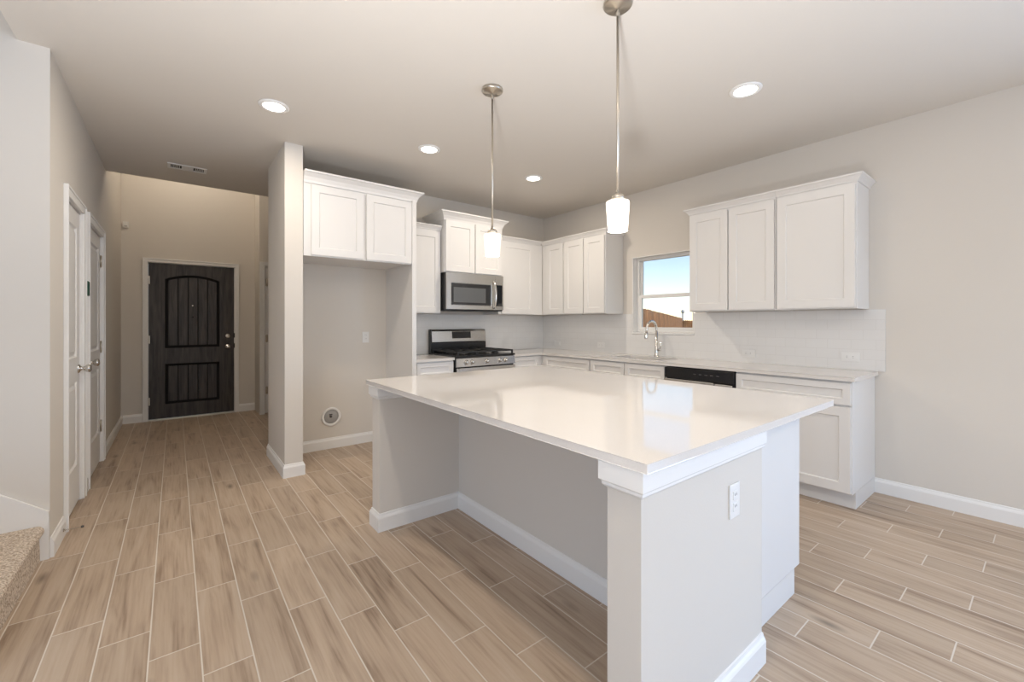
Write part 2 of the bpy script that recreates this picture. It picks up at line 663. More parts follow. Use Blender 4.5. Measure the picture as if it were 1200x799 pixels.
# hallway left wall with two closet openings
D1 = (3.775, 4.335)
D2 = (4.625, 5.405)
DH = 2.045
w = MB()
for y0, y1 in ((YS, D1[0] - 0.01), (D1[1] + 0.01, D2[0] - 0.01), (D2[1] + 0.01, YF + 0.14)):
    w.box(XL - 0.12, XL, y0, y1, 0, TOP)
for y0, y1 in (D1, D2):
    w.box(XL - 0.12, XL, y0 - 0.01, y1 + 0.01, DH + 0.01, TOP)
    w.box(XL - 0.60, XL - 0.58, y0 - 0.01, y1 + 0.01, 0, DH + 0.05)
    w.box(XL - 0.60, XL - 0.12, y0 - 0.06, y0 - 0.01, 0, DH + 0.05)
    w.box(XL - 0.60, XL - 0.12, y1 + 0.01, y1 + 0.06, 0, DH + 0.05)
    w.box(XL - 0.60, XL - 0.12, y0 - 0.06, y1 + 0.06, DH + 0.02, DH + 0.05)
struct(w, 'wall_left', M_WALL, 'greige hallway wall holding two white closet doors', 'wall')
struct(MB().box(-3.3, XL - 0.12, YS, YS + 0.10, 0, 5.2), 'wall_stair', M_WALL, 'greige wall beside the carpeted stair', 'wall')

FD = (-0.268, 0.660, 0.018, 2.045)
w = MB()
w.box(XL - 0.12, FD[0] - 0.012, YF, YF + 0.14, 0, TOP)
w.box(FD[1] + 0.012, 2.62, YF, YF + 0.14, 0, TOP)
w.box(FD[0] - 0.012, FD[1] + 0.012, YF, YF + 0.14, FD[3] + 0.012, TOP)
struct(w, 'wall_front', M_WALL, 'greige end wall around the dark front door', 'wall')
XE = 0.915
YE = 6.80
D4 = (0.985, 1.745)
w = MB()
w.box(XE, XE + 0.061, YE, YF, 0, TOP)
w.box(D4[1] + 0.01, 2.50, YE, YE + 0.12, 0, TOP)
w.box(D4[0] - 0.01, D4[1] + 0.01, YE, YE + 0.12, DH + 0.01, TOP)
w.box(XE + 0.061, 2.50, YE + 0.30, YE + 0.32, 0, TOP)
w.box(2.50, 2.62, 4.68, YE + 0.32, 0, TOP)
struct(w, 'wall_entry', M_WALL, 'greige entry wall with the white side door behind the pier', 'wall')
struct(MB().box(0.705, 0.842, 3.90, 4.68, 0, CEIL), 'wall_partition', M_WALL, 'free-standing greige pier wall between hall and fridge alcove', 'wall')
w = MB()
w.box(0.842, 4.30, YB, YB + 0.14, 0, CEIL)
struct(w, 'wall_back', M_WALL, 'greige kitchen wall behind the range and fridge alcove', 'wall')
WIN = (2.268, 3.012, 1.14, 2.012)
w = MB()
w.box(XR, XR + 0.16, -1.15, WIN[0], 0, CEIL)
w.box(XR, XR + 0.16, -3.75, -3.45, 0, CEIL)
w.box(XR, XR + 0.16, -3.45, -1.15, 2.36, CEIL)
w.box(XR, XR + 0.16, WIN[1], YB, 0, CEIL)
w.box(XR, XR + 0.16, WIN[0], WIN[1], 0, WIN[2])
w.box(XR, XR + 0.16, WIN[0], WIN[1], WIN[3], CEIL)
struct(w, 'wall_right', M_WALL, 'long greige wall with the kitchen window', 'wall')
w = MB()
w.box(-3.3, 0.6, -3.75, -3.60, 0, CEIL)
w.box(3.9, XR, -3.75, -3.60, 0, CEIL)
w.box(0.6, 3.9, -3.75, -3.60, 2.42, CEIL)
struct(w, 'wall_rear', M_WALL, 'wall behind the camera with the wide patio opening', 'wall')
w = MB()
w.box(-3.3, -3.16, -3.60, -2.80, 0, 5.2)
w.box(-3.3, -3.16, 0.80, YS, 0, 5.2)
w.box(-3.3, -3.16, -2.80, 0.80, 0, 0.4)
w.box(-3.3, -3.16, -2.80, 0.80, 2.3, 5.2)
struct(w, 'wall_living', M_WALL, 'far left living room wall', 'wall')
w = MB()
for x0, x1 in ((0.60, 1.72), (1.70, 2.80), (2.78, 3.90)):
    for a, b in ((x0, x0 + 0.06), (x1 - 0.06, x1)):
        w.box(a, b, -3.70, -3.65, 0.0, 2.42)
    w.box(x0, x1, -3.70, -3.65, 0.0, 0.09)
    w.box(x0, x1, -3.70, -3.65, 2.34, 2.42)
struct(w, 'window_2', M_TRIM, 'white framed patio door panels behind the camera', 'window')

w = MB()
for y0, y1 in ((-3.45, -2.29), (-2.31, -1.15)):
    for a, b in ((y0, y0 + 0.06), (y1 - 0.06, y1)):
        w.box(XR + 0.06, XR + 0.11, a, b, 0.0, 2.36)
    w.box(XR + 0.06, XR + 0.11, y0, y1, 0.0, 0.09)
    w.box(XR + 0.06, XR + 0.11, y0, y1, 2.28, 2.36)
struct(w, 'window_3', M_TRIM, 'white framed glazed side door right of the camera', 'window')

w = MB()
for y0, y1 in ((-2.80, -1.60), (-1.60, -0.40), (-0.40, 0.80)):
    for a, b in ((y0, y0 + 0.05), (y1 - 0.05, y1)):
        w.box(-3.25, -3.20, a, b, 0.4, 2.3)
    w.box(-3.25, -3.20, y0, y1, 0.4, 0.46)
    w.box(-3.25, -3.20, y0, y1, 2.24, 2.3)
struct(w, 'window_4', M_TRIM, 'white framed living room windows left of the camera', 'window')

# baseboards
BBP = [(0, 0), (0.015, 0), (0.015, 0.080), (0.012, 0.088), (0.007, 0.096), (0.005, 0.106), (0, 0.108)]


def baseboard(name, path, label):
    return struct(MB().sweep(path, BBP), name, M_TRIM, label, 'baseboard')


baseboard('baseboard_right', [(XR, 0.875), (XR, -1.15)], 'white baseboard along the window wall beside the end cabinet')
baseboard('baseboard_left', [(XL, YS + 0.002), (XL, D1[0] - 0.078)], 'short white baseboard between stair corner and first closet door')
baseboard('baseboard_left', [(XL, D1[1] + 0.072), (XL, D2[0] - 0.078)], 'short white baseboard between the two closet doors')
baseboard('baseboard_left', [(XL, D2[1] + 0.072), (XL, YF - 0.002)], 'white baseboard between second closet door and entry corner')
baseboard('baseboard_front', [(XL + 0.016, YF), (FD[0] - 0.055, YF)], 'white baseboard left of the front door')
baseboard('baseboard_front', [(FD[1] + 0.055, YF), (XE - 0.002, YF)], 'white baseboard right of the front door')
baseboard('baseboard_partition', [(0.705, 4.68), (0.705, 3.90), (0.842, 3.90), (0.842, 3.904)], 'white baseboard wrapped round the pier wall foot')
baseboard('baseboard_back', [(0.86, YB), (1.812, YB)], 'white baseboard at the back of the fridge alcove')


def casing(face, front, a0, a1, z1, wdt, label, jamb_d, th=0.018, z0=0.0):
    """door casing with its jamb lining; a0..a1 is the clear opening"""
    mp = face_map(face, front)
    m = MB()
    m.mbox(mp, a0 - wdt, a0 - 0.008, -th, 0, z0, z1 + wdt, 0.003)
    m.mbox(mp, a1 + 0.008, a1 + wdt, -th, 0, z0, z1 + wdt, 0.003)
    m.mbox(mp, a0 - 0.010, a1 + 0.010, -th + 0.0006, 0, z1 + 0.008, z1 + wdt - 0.001, 0.003)
    m.mbox(mp, a0 - wdt - 0.003, a0 - wdt + 0.012, -th - 0.006, -0.0005, z0, z1 + wdt + 0.003, 0.003)
    m.mbox(mp, a1 + wdt - 0.012, a1 + wdt + 0.003, -th - 0.006, -0.0005, z0, z1 + wdt + 0.003, 0.003)
    m.mbox(mp, a0 - wdt + 0.002, a1 + wdt - 0.002, -th - 0.0055, -0.0005, z1 + wdt - 0.012, z1 + wdt + 0.0035, 0.003)
    m.mbox(mp, a0 - 0.009, a0 - 0.003, -0.001, jamb_d, z0, z1 + 0.003)
    m.mbox(mp, a1 + 0.003, a1 + 0.009, -0.001, jamb_d, z0, z1 + 0.003)
    m.mbox(mp, a0 - 0.009, a1 + 0.009, -0.001, jamb_d, z1 + 0.003, z1 + 0.009)
    return struct(m, 'trim_%d' % casing.n, M_TRIM, label, 'door casing')


casing.n = 1


def next_casing(*a, **k):
    o = casing(*a, **k)
    casing.n += 1
    return o


next_casing('+X', XL, D1[0], D1[1], DH, 0.066, 'white casing round the nearer closet door', 0.115)
next_casing('+X', XL, D2[0], D2[1], DH, 0.066, 'white casing round the farther closet door', 0.115)
next_casing('-Y', YF, FD[0], FD[1], FD[3], 0.055, 'white casing round the dark front door', 0.10)
next_casing('-Y', YE, D4[0], D4[1], DH, 0.062, 'white casing of the side door behind the pier', 0.09)


def knob(parent, center, axis, mat=M_CHROME):
    m = MB()
    m.lathe([(0, 0), (0.033, 0), (0.034, 0.003), (0.030, 0.008), (0.016, 0.014), (0.0115, 0.022), (0.0125, 0.030), (0.020, 0.036),
             (0.0275, 0.046), (0.0285, 0.056), (0.0255, 0.064), (0.016, 0.069), (0, 0.070)], center, axis, 24)
    return m.build('door_knob', mat, parent)


def hinge(parent, mp, a, z, mat=M_NICKEL):
    m = MB()
    p0, p1 = mp(a, -0.006, z - 0.05), mp(a, -0.006, z + 0.05)
    m.tube([p0, p1], 0.0065, 10)
    m.tube([mp(a, -0.006, z - 0.056), p0], 0.004, 8)
    m.tube([p1, mp(a, -0.006, z + 0.056)], 0.004, 8)
    m.mbox(mp, a - 0.016, a + 0.016, -0.0015, 0.0, z - 0.05, z + 0.05)
    return m.build('hinge', mat, parent)


def hall_door(name, face, front, a0, a1, label, knob_a, hinge_a, kz=0.955):
    mp = face_map(face, front)
    st = 0.105
    m = MB().panel_door(mp, a0, a1, 0.014, DH - 0.004, 0.035,
                        [(a0 + st, a1 - st, 0.28, 0.86), (a0 + st, a1 - st, 1.03, 1.93)], MOULDED)
    d = struct(m, name, M_TRIM, label, 'door')
    ax = {'+X': 'X', '-X': '-X', '-Y': '-Y'}[face]
    knob(d, mp(knob_a, 0, kz), ax)
    for z in (0.33, 1.05, 1.83):
        hinge(d, mp, hinge_a, z)
    return d


hall_door('door_1', '+X', XL - 0.008, D1[0], D1[1], 'white two-panel closet door nearest the stair', D1[1] - 0.062, D1[0] + 0.004, 0.945)
hall_door('door_2', '+X', XL - 0.008, D2[0], D2[1], 'white two-panel closet door farther along the hall', D2[0] + 0.07, D2[1] - 0.004, 0.955)
hall_door('door_4', '-Y', YE + 0.006, D4[0], D4[1], 'white hinged side door partly hidden behind the pier', D4[1] - 0.07, D4[0] + 0.022)


# the dark front door
def front_door():
    mp = face_map('-Y', YF + 0.012)
    x0, x1, z0, z1 = FD
    px0, px1 = -0.098, 0.487
    m = MB()
    m.mbox(mp, x0, px0, 0, 0.026, z0, z1)
    m.mbox(mp, px1, x1, 0, 0.026, z0, z1)
    m.mbox(mp, px0, px1, 0, 0.026, z0, 0.205)
    m.mbox(mp, px0, px1, 0, 0.026, 0.725, 0.940)
    arch = []
    for i in range(17):
        t = i / 16
        arch.append((px0 + (px1 - px0) * t, 1.842 + 0.062 * (1 - (2 * t - 1) ** 2)))
    poly = [mp(px0, 0, z1)] + [mp(a, 0, z) for a, z in arch] + [mp(px1, 0, z1)]
    m.prism(poly, (0, 0.026, 0))
    d = struct(m, 'door_3', M_DOORWOOD, 'dark stained plank-panel front door with arched upper panel', 'door')
    k = MB()
    k.mbox(mp, x0 + 0.002, x1 - 0.002, 0.0262, 0.050, z0 + 0.002, z1 - 0.002)
    k.build('backing', M_GROOVE, d)
    # moulding strips, coloured near-black as shadow outlines of the two panels
    mo = MB()
    r = 0.0065
    pts = [mp(a, 0.003, z) for a, z in arch]
    mo.tube([mp(px0, 0.003, 0.940)] + pts + [mp(px1, 0.003, 0.940), mp(px0, 0.003, 0.940)], r, 6)
    mo.build('upper_moulding', M_GROOVE, d)
    mo = MB()
    mo.tube([mp(px0, 0.003, 0.205), mp(px0, 0.003, 0.725), mp(px1, 0.003, 0.725), mp(px1, 0.003, 0.205), mp(px0, 0.003, 0.205)], r, 6)
    mo.build('lower_moulding', M_GROOVE, d)
    n = 5
    wd = (px1 - px0 - 0.05) / n
    for (za, zb, nm) in ((0.968, None, 'upper_plank_panel'), (0.233, 0.697, 'lower_plank_panel')):
        k = MB()
        for i in range(n):
            a0 = px0 + 0.025 + i * wd + 0.006
            a1 = a0 + wd - 0.012
            if zb is None:
                f = lambda a: 1.842 + 0.062 * (1 - (2 * (a - px0) / (px1 - px0) - 1) ** 2) - 0.028
                am = (a0 + a1) / 2
                pl = [(a0, za), (a1, za), (a1, f(a1)), (am, f(am)), (a0, f(a0))]
            else:
                pl = [(a0, za), (a1, za), (a1, zb), (a0, zb)]
            k.prism([mp(a, 0.012, z) for a, z in pl], (0, 0.014, 0))
        k.build(nm, M_DOORWOOD, d)
    # hardware
    b = MB()
    b.lathe([(0, 0), (0.031, 0), (0.031, 0.008), (0.027, 0.014), (0, 0.014)], mp(0.585, 0, 1.085), '-Y', 20)
    b.mbox(mp, 0.579, 0.591, -0.032, -0.012, 1.065, 1.105, 0.003)
    b.build('deadbolt', M_CHROME, d)
    knob(d, mp(0.585, 0, 0.935), '-Y')
    b = MB()
    b.lathe([(0, 0), (0.011, 0), (0.011, 0.005), (0.006, 0.007), (0, 0.007)], mp(0.190, 0.012, 1.50), '-Y', 14)
    b.build('peephole', M_CHROME, d)
    b = MB()
    b.lathe([(0, 0), (0.010, 0), (0.008, 0.004), (0, 0.004)], mp(0.190, 0.012, 1.345), '-Y', 12)
    b.build('knocker_bolt', M_BLACK, d)
    for z in (0.945, 1.09):
        b = MB()
        b.mbox(mp, x1 - 0.006, x1 + 0.008, -0.016, -0.002, z - 0.032, z + 0.032, 0.002)
        b.build('strike_plate', M_BLACK, d)
    for z in (0.25, 1.05, 1.82):
        hinge(d, mp, x0 - 0.002, z)
    b = MB()
    b.mbox(mp, x0, x1, -0.05, 0.06, 0.001, 0.015, 0.003)
    b.build('threshold', M_NICKEL, d)


front_door()

# kitchen window
wy0, wy1, wz0, wz1 = WIN


def kitchen_window():
    m = MB()
    # drywall returns lined in white, then the vinyl frame
    m.box(XR - 0.004, XR + 0.158, wy1 - 0.004, wy1 + 0.004, wz0, wz1)
    m.box(XR - 0.004, XR + 0.158, wy0 - 0.004, wy0 + 0.004, wz0, wz1)
    m.box(XR - 0.004, XR + 0.158, wy0, wy1, wz1 - 0.004, wz1 + 0.004)
    fx0, fx1 = XR + 0.070, XR + 0.140
    fw = 0.034
    m.box(fx0, fx1, wy0 + 0.004, wy0 + fw, wz0 + 0.022, wz1 - 0.004, 0.003)
    m.box(fx0, fx1, wy1 - fw, wy1 - 0.004, wz0 + 0.022, wz1 - 0.004, 0.003)
    m.box(fx0, fx1, wy0 + fw, wy1 - fw, wz1 - fw, wz1 - 0.004, 0.003)
    m.box(fx0, fx1, wy0 + fw, wy1 - fw, wz0 + 0.022, wz0 + 0.045, 0.003)
    o = struct(m, 'window_1', M_TRIM, 'white single-hung kitchen window above the sink', 'window')
    s = MB()
    s.box(XR - 0.012, XR + 0.075, wy0 + 0.002, wy1 - 0.002, wz0 + 0.001, wz0 + 0.021, 0.004)
    s.build('sill', M_TRIM, o)
    zr = 1.565
    s = MB()   # lower sash in front
    y0, y1 = wy0 + fw, wy1 - fw
    s.box(fx0 + 0.004, fx0 + 0.034, y0, y0 + 0.030, wz0 + 0.046, zr + 0.02, 0.003)
    s.box(fx0 + 0.004, fx0 + 0.034, y1 - 0.030, y1, wz0 + 0.046, zr + 0.02, 0.003)
    s.box(fx0 + 0.004, fx0 + 0.034, y0 + 0.03, y1 - 0.03, wz0 + 0.046, wz0 + 0.078, 0.003)
    s.box(fx0 + 0.001, fx0 + 0.034, y0 + 0.03, y1 - 0.03, zr - 0.018, zr + 0.02, 0.003)
    ls = s.build('lower_sash', M_TRIM, o)
    s = MB()
    s.box(fx0 + 0.016, fx0 + 0.020, y0 + 0.028, y1 - 0.028, wz0 + 0.076, zr - 0.016)
    s.build('pane', M_GLASS, ls)
    s = MB()
    s.box(fx0 + 0.036, fx0 + 0.066, y0, y0 + 0.018, zr + 0.02, wz1 - fw, 0.002)
    s.box(fx0 + 0.036, fx0 + 0.066, y1 - 0.018, y1, zr + 0.02, wz1 - fw, 0.002)
    s.box(fx0 + 0.036, fx0 + 0.066, y0, y1, zr - 0.01, zr + 0.02, 0.002)
    us = s.build('upper_sash', M_TRIM, o)
    s = MB()
    s.box(fx0 + 0.050, fx0 + 0.054, y0 + 0.016, y1 - 0.016, zr + 0.018, wz1 - fw + 0.002)
    s.build('pane', M_GLASS, us)


kitchen_window()

# carpeted stair
st = thing('staircase', 'carpeted stair rising to the left beside the hallway corner', 'stair', (-0.56, 2.86, 0))
for i in range(9):
    x1 = -0.56 - 0.27 * i
    z1 = 0.19 * (i + 1)
    x0 = -3.14
    m = MB()
    ze = z1 - 0.03
    # bull-nosed carpeted step: riser leans back under a rounded nosing
    prof = [(x0, 0.19 * i + 0.002), (x1 - 0.004, 0.19 * i + 0.002), (x1 - 0.006, z1 - 0.075)]
    for k in range(9):
        t = -math.pi / 2 + math.pi * k / 8
        prof.append((x1 - 0.016 + 0.028 * math.cos(t), ze + 0.028 * math.sin(t)))
    prof.append((x0, z1 - 0.002))
    m.prism([(x, 2.375, z) for x, z in prof], (0, YS - 0.017 - 2.375, 0), smooth=False)
    m.build('step', M_CARPET, st)
m = MB()
zz = lambda x: 0.257 + 0.76 * (-0.532 - x)
m.prism([(-0.532, YS - 0.015, 0.001), (-0.532, YS - 0.015, zz(-0.532)), (-3.14, YS - 0.015, zz(-3.14)), (-3.14, YS - 0.015, 0.001)], (0, 0.013, 0))
m.prism([(-0.532, YS - 0.019, zz(-0.532) - 0.02), (-0.532, YS - 0.019, zz(-0.532)), (-3.14, YS - 0.019, zz(-3.14)), (-3.14, YS - 0.019, zz(-3.14) - 0.02)], (0, 0.004, 0))
m.build('skirt_board', M_TRIM, st)

# ------------------------------------------------------------------ cabinets
CROWN_S = [(0, 0), (0.008, 0), (0.012, 0.012), (0.030, 0.034), (0.042, 0.042), (0.042, 0.052), (0, 0.052)]
CROWN_L = [(0, 0), (0.010, 0), (0.013, 0.020), (0.026, 0.048), (0.052, 0.074), (0.064, 0.080), (0.064, 0.094), (0, 0.094)]


def crown(parent, path, prof, z):
    return MB().sweep(path, [(o, z + h) for o, h in prof]).build('crown_moulding', M_CAB, parent)


def upper(face, front, a0, a1, z0, z1, depth, doors, label, group='white upper wall cabinets'):
    """front = face-frame plane; doors = [(a0,a1)] in front of it"""
    mp = face_map(face, front)
    p, q = mp(a0, 0, z0), mp(a1, depth, z1)
    t = thing('upper_cabinet', label, 'cabinet', ((p[0] + q[0]) / 2, (p[1] + q[1]) / 2, z0), group)
    m = MB()
    g = 0.001
    m.mbox(mp, a0 + g, a1 - g, 0, depth - g, z0 + 0.012, z1, 0.0015)
    m.mbox(mp, a0 + g, a1 - g, 0, 0.019, z0, z0 + 0.012)
    m.mbox(mp, a0 + g, a0 + 0.016, 0.019, depth - g, z0, z0 + 0.012)
    m.mbox(mp, a1 - 0.016, a1 - g, 0.019, depth - g, z0, z0 + 0.012)
    m.build('body', M_CAB, t)
    for d0, d1 in doors:
        shaker(face_map(face, front + (-0.020 if face[0] == '-' else 0.020)), d0, d1, z0 + 0.010, z1 - 0.022).build('door', M_CAB, t)
    return t


UZ0, UZ1 = 1.372, 2.285
FY = YB - 0.33      # face frame of stove-wall uppers
FX = XR - 0.315     # face frame of window-wall uppers

# window wall, right group
t = upper('-X', FX, 1.402, 2.145, UZ0, UZ1, 0.315, [(1.412, 1.772), (1.784, 2.133)], 'white double-door upper cabinet right beside the kitchen window')
crown(t, [(XR - 0.002, 2.144), (FX, 2.144), (FX, 1.402)], CROWN_S, UZ1 - 0.004)
t = upper('-X', FX, 0.878, 1.400, UZ0, UZ1, 0.315, [(0.888, 1.390)], 'white single-door upper cabinet at the right end of the window wall')
crown(t, [(FX, 1.400), (FX, 0.879), (XR - 0.002, 0.879)], CROWN_S, UZ1 - 0.004)
# window wall, left group
t = upper('-X', FX, 3.147, 3.798, UZ0, UZ1, 0.315, [(3.157, 3.462), (3.474, 3.786)], 'white double-door upper cabinet left of the kitchen window')
crown(t, [(FX, 3.798), (FX, 3.148), (XR - 0.002, 3.148)], CROWN_S, UZ1 - 0.004)
t = upper('-X', FX, 3.800, FY - 0.002, UZ0, UZ1, 0.315, [(3.812, 4.110)], 'white upper cabinet in the inner corner on the window wall')
crown(t, [(FX, FY - 0.002), (FX, 3.800)], CROWN_S, UZ1 - 0.004)
# stove wall
t = upper('-Y', FY, 3.097, FX - 0.001, UZ0, UZ1, 0.33, [(3.140, 3.655)], 'white upper cabinet right of the microwave reaching into the corner')
crown(t, [(3.097, FY), (FX - 0.042, FY)], CROWN_S, UZ1 - 0.004)
t = upper('-Y', FY, 1.866, 2.308, UZ0, UZ1, 0.33, [(1.880, 2.296)], 'white single-door upper cabinet between fridge panel and microwave')
crown(t, [(1.868, FY), (2.308, FY)], CROWN_S, UZ1 - 0.004)
MY = 4.135
t = upper('-Y', MY, 2.311, 3.094, 1.826, 2.415, YB - MY, [(2.321, 2.697), (2.709, 3.084)], 'white double-door cabinet raised above the microwave')
crown(t, [(2.312, YB - 0.002), (2.312, MY), (3.093, MY), (3.093, YB - 0.002)], CROWN_L, 2.395)
# fridge cabinet
RY = 3.90
t = upper('-Y', RY, 0.845, 1.815, 1.835, 2.462, YB - RY, [(0.905, 1.345), (1.372, 1.812)], 'deep white double-door cabinet over the empty fridge alcove with tall side panel')
crown(t, [(0.845, RY), (1.861, RY), (1.861, YB - 0.002)], CROWN_L, 2.450)
pn = MB()
pn.box(1.817, 1.860, RY - 0.02, YB - 0.001, 0.001, 2.462, 0.0015)
pn.build('end_panel', M_CAB, t)

# base cabinets
BZ = 0.876
BXF = 3.560       # face frame of window-wall bases
BYF = YB - 0.61   # face frame of stove-wall bases


def base_cab(face, front, a0, a1, depth, drawers, doors, label, open_top=False, group='white base cabinets'):
    mp = face_map(face, front)
    p, q = mp(a0, 0, 0), mp(a1, depth, 0)
    t = thing('base_cabinet', label, 'cabinet', ((p[0] + q[0]) / 2, (p[1] + q[1]) / 2, 0), group)
    g = 0.001
    m = MB()
    if open_top:
        m.mbox(mp, a0 + g, a1 - g, 0, 0.020, 0.115, BZ, 0.0015)
        m.mbox(mp, a0 + g, a0 + 0.018, 0.020, depth - 0.002, 0.115, BZ)
        m.mbox(mp, a1 - 0.018, a1 - g, 0.020, depth - 0.002, 0.115, BZ)
        m.mbox(mp, a0 + 0.018, a1 - 0.018, 0.020, depth - 0.002, 0.115, 0.135)
        m.mbox(mp, a0 + 0.018, a1 - 0.018, depth - 0.012, depth - 0.002, 0.135, BZ)
    else:
        m.mbox(mp, a0 + g, a1 - g, 0, depth - 0.002, 0.115, BZ, 0.0015)
    m.build('body', M_CAB, t)
    m = MB()
    m.mbox(mp, a0 + g, a1 - g, 0.075, depth - 0.002, 0.001, 0.114)
    m.build('toe_kick', M_CAB, t)
    fm = face_map(face, front + (-0.020 if face[0] == '-' else 0.020))
    for d0, d1, z0, z1 in drawers:
        shaker(fm, d0, d1, z0, z1, 0.042).build('drawer', M_CAB, t)
    for d0, d1, z0, z1 in doors:
        shaker(fm, d0, d1, z0, z1).build('door', M_CAB, t)
    return t


DZ, RZ = (0.125, 0.700), (0.715, 0.862)
dep = XR - BXF
base_cab('-X', BXF, 0.842, 1.598, dep, [(0.850, 1.590, *RZ)], [(0.850, 1.214, *DZ), (1.226, 1.590, *DZ)], 'white drawer base cabinet at the open right end of the counter')
base_cab('-X', BXF, 2.222, 3.134, dep, [(2.232, 2.672, *RZ), (2.684, 3.124, *RZ)], [(2.232, 2.672, *DZ), (2.684, 3.124, *DZ)], 'white sink base cabinet below the faucet', open_top=True)
base_cab('-X', BXF, 3.136, BYF - 0.001, dep, [(3.146, 3.86, *RZ)], [(3.146, 3.86, *DZ)], 'white base cabinet between the sink and the inner corner')
base_cab('-Y', BYF, 3.088, BXF + 0.02, 0.61, [(3.10, 3.50, *RZ)], [(3.10, 3.50, *DZ)], 'white base cabinet right of the gas range')
base_cab('-Y', BYF, 1.866, 2.306, 0.61, [(1.88, 2.296, *RZ)], [(1.88, 2.296, *DZ)], 'white base cabinet between fridge panel and gas range')

# countertops
CT0, CT1 = 0.878, 0.905


def poly_slab(outer, holes, z0, z1):
    """flat slab from an outline with rectangular holes"""
    m = MB()
    xs = sorted(set([p[0] for p in outer] + [h[i] for h in holes for i in (0, 1)]))
    ys = sorted(set([p[1] for p in outer] + [h[i] for h in holes for i in (2, 3)]))

    def inside(x, y):
        c = False
        n = len(outer)
        for i in range(n):
            (x0, y0), (x1, y1) = outer[i], outer[(i + 1) % n]
            if (y0 > y) != (y1 > y) and x < (x1 - x0) * (y - y0) / (y1 - y0) + x0:
                c = not c
        return c and not any(h[0] < x < h[1] and h[2] < y < h[3] for h in holes)
    cell = {}
    for i in range(len(xs) - 1):
        for j in range(len(ys) - 1):
            cell[i, j] = inside((xs[i] + xs[i + 1]) / 2, (ys[j] + ys[j + 1]) / 2)
    for (i, j), v in cell.items():
        if not v:
            continue
        x0, x1, y0, y1 = xs[i], xs[i + 1], ys[j], ys[j + 1]
        m.quad([(x0, y0, z1), (x1, y0, z1), (x1, y1, z1), (x0, y1, z1)])
        m.quad([(x0, y0, z0), (x0, y1, z0), (x1, y1, z0), (x1, y0, z0)])
        for (di, dj, a, b) in ((-1, 0, (x0, y0), (x0, y1)), (1, 0, (x1, y1), (x1, y0)), (0, -1, (x1, y0), (x0, y0)), (0, 1, (x0, y1), (x1, y1))):
            if not cell.get((i + di, j + dj), False):
                m.quad([(a[0], a[1], z0), (b[0], b[1], z0), (b[0], b[1], z1), (a[0], a[1], z1)])
    bmesh.ops.remove_doubles(m.bm, verts=m.bm.verts, dist=1e-6)
    bmesh.ops.dissolve_limit(m.bm, angle_limit=0.01, verts=m.bm.verts, edges=m.bm.edges)
    es = [e for e in m.bm.edges if len(e.link_faces) == 2 and e.calc_face_angle(0) > 0.5]
    bmesh.ops.bevel(m.bm, geom=es, offset=0.002, segments=2, profile=0.5, affect='EDGES')
    return m


SINK = (3.675, 4.000, 2.345, 2.955)
CYF = BYF - 0.032
o = poly_slab([(3.53, 0.822), (XR - 0.012, 0.822), (XR - 0.012, YB - 0.012), (3.088, YB - 0.012), (3.088, CYF), (3.53, CYF)], [SINK], CT0, CT1).build('countertop', M_QUARTZ)
tag(o, 'white quartz corner countertop holding the sink under the window', 'countertop')
o = poly_slab([(1.863, CYF), (2.306, CYF), (2.306, YB - 0.012), (1.863, YB - 0.012)], [], CT0, CT1).build('countertop', M_QUARTZ)
tag(o, 'short white quartz countertop left of the gas range', 'countertop')

# backsplash
bs = MB()
bs.box(1.863, XR - 0.012, YB - 0.0105, YB - 0.0005, CT1 + 0.001, UZ0 - 0.002)
tag(bs.build('backsplash', M_TILE_X), 'white subway tile backsplash on the wall behind the range', 'backsplash')
bs = MB()
bs.box(XR - 0.0105, XR - 0.0005, 0.782, wy0 - 0.006, CT1 + 0.001, UZ0 - 0.002)
bs.box(XR - 0.0105, XR - 0.0005, wy1 + 0.006, YB - 0.011, CT1 + 0.001, UZ0 - 0.002)
bs.box(XR - 0.0105, XR - 0.0005, wy0 - 0.006, wy1 + 0.006, CT1 + 0.001, wz0 - 0.002)
tag(bs.build('backsplash', M_TILE_Y), 'white subway tile backsplash along the window wall counter', 'backsplash')

# sink
m = MB()
sx0, sx1, sy0, sy1 = SINK
b = 0.69
m.box(sx0 - 0.015, sx1 + 0.015, sy0 - 0.015, sy1 + 0.015, b - 0.004, b)
m.box(sx0 - 0.004, sx0, sy0 - 0.004, sy1 + 0.004, b, CT0 - 0.0005)
m.box(sx1, sx1 + 0.004, sy0 - 0.004, sy1 + 0.004, b, CT0 - 0.0005)
m.box(sx0, sx1, sy0 - 0.004, sy0, b, CT0 - 0.0005)
m.box(sx0, sx1, sy1, sy1 + 0.004, b, CT0 - 0.0005)
sk = m.build('sink', M_STEEL)
tag(sk, 'stainless undermount sink set in the counter below the window', 'sink')
m = MB()
m.lathe([(0, 0), (0.045, 0), (0.045, 0.004), (0.03, 0.003), (0.028, 0.001), (0, 0.001)], ((sx0 + sx1) / 2, (sy0 + sy1) / 2, b + 0.0005), 'Z', 20)
m.build('drain', M_CHROME, sk)

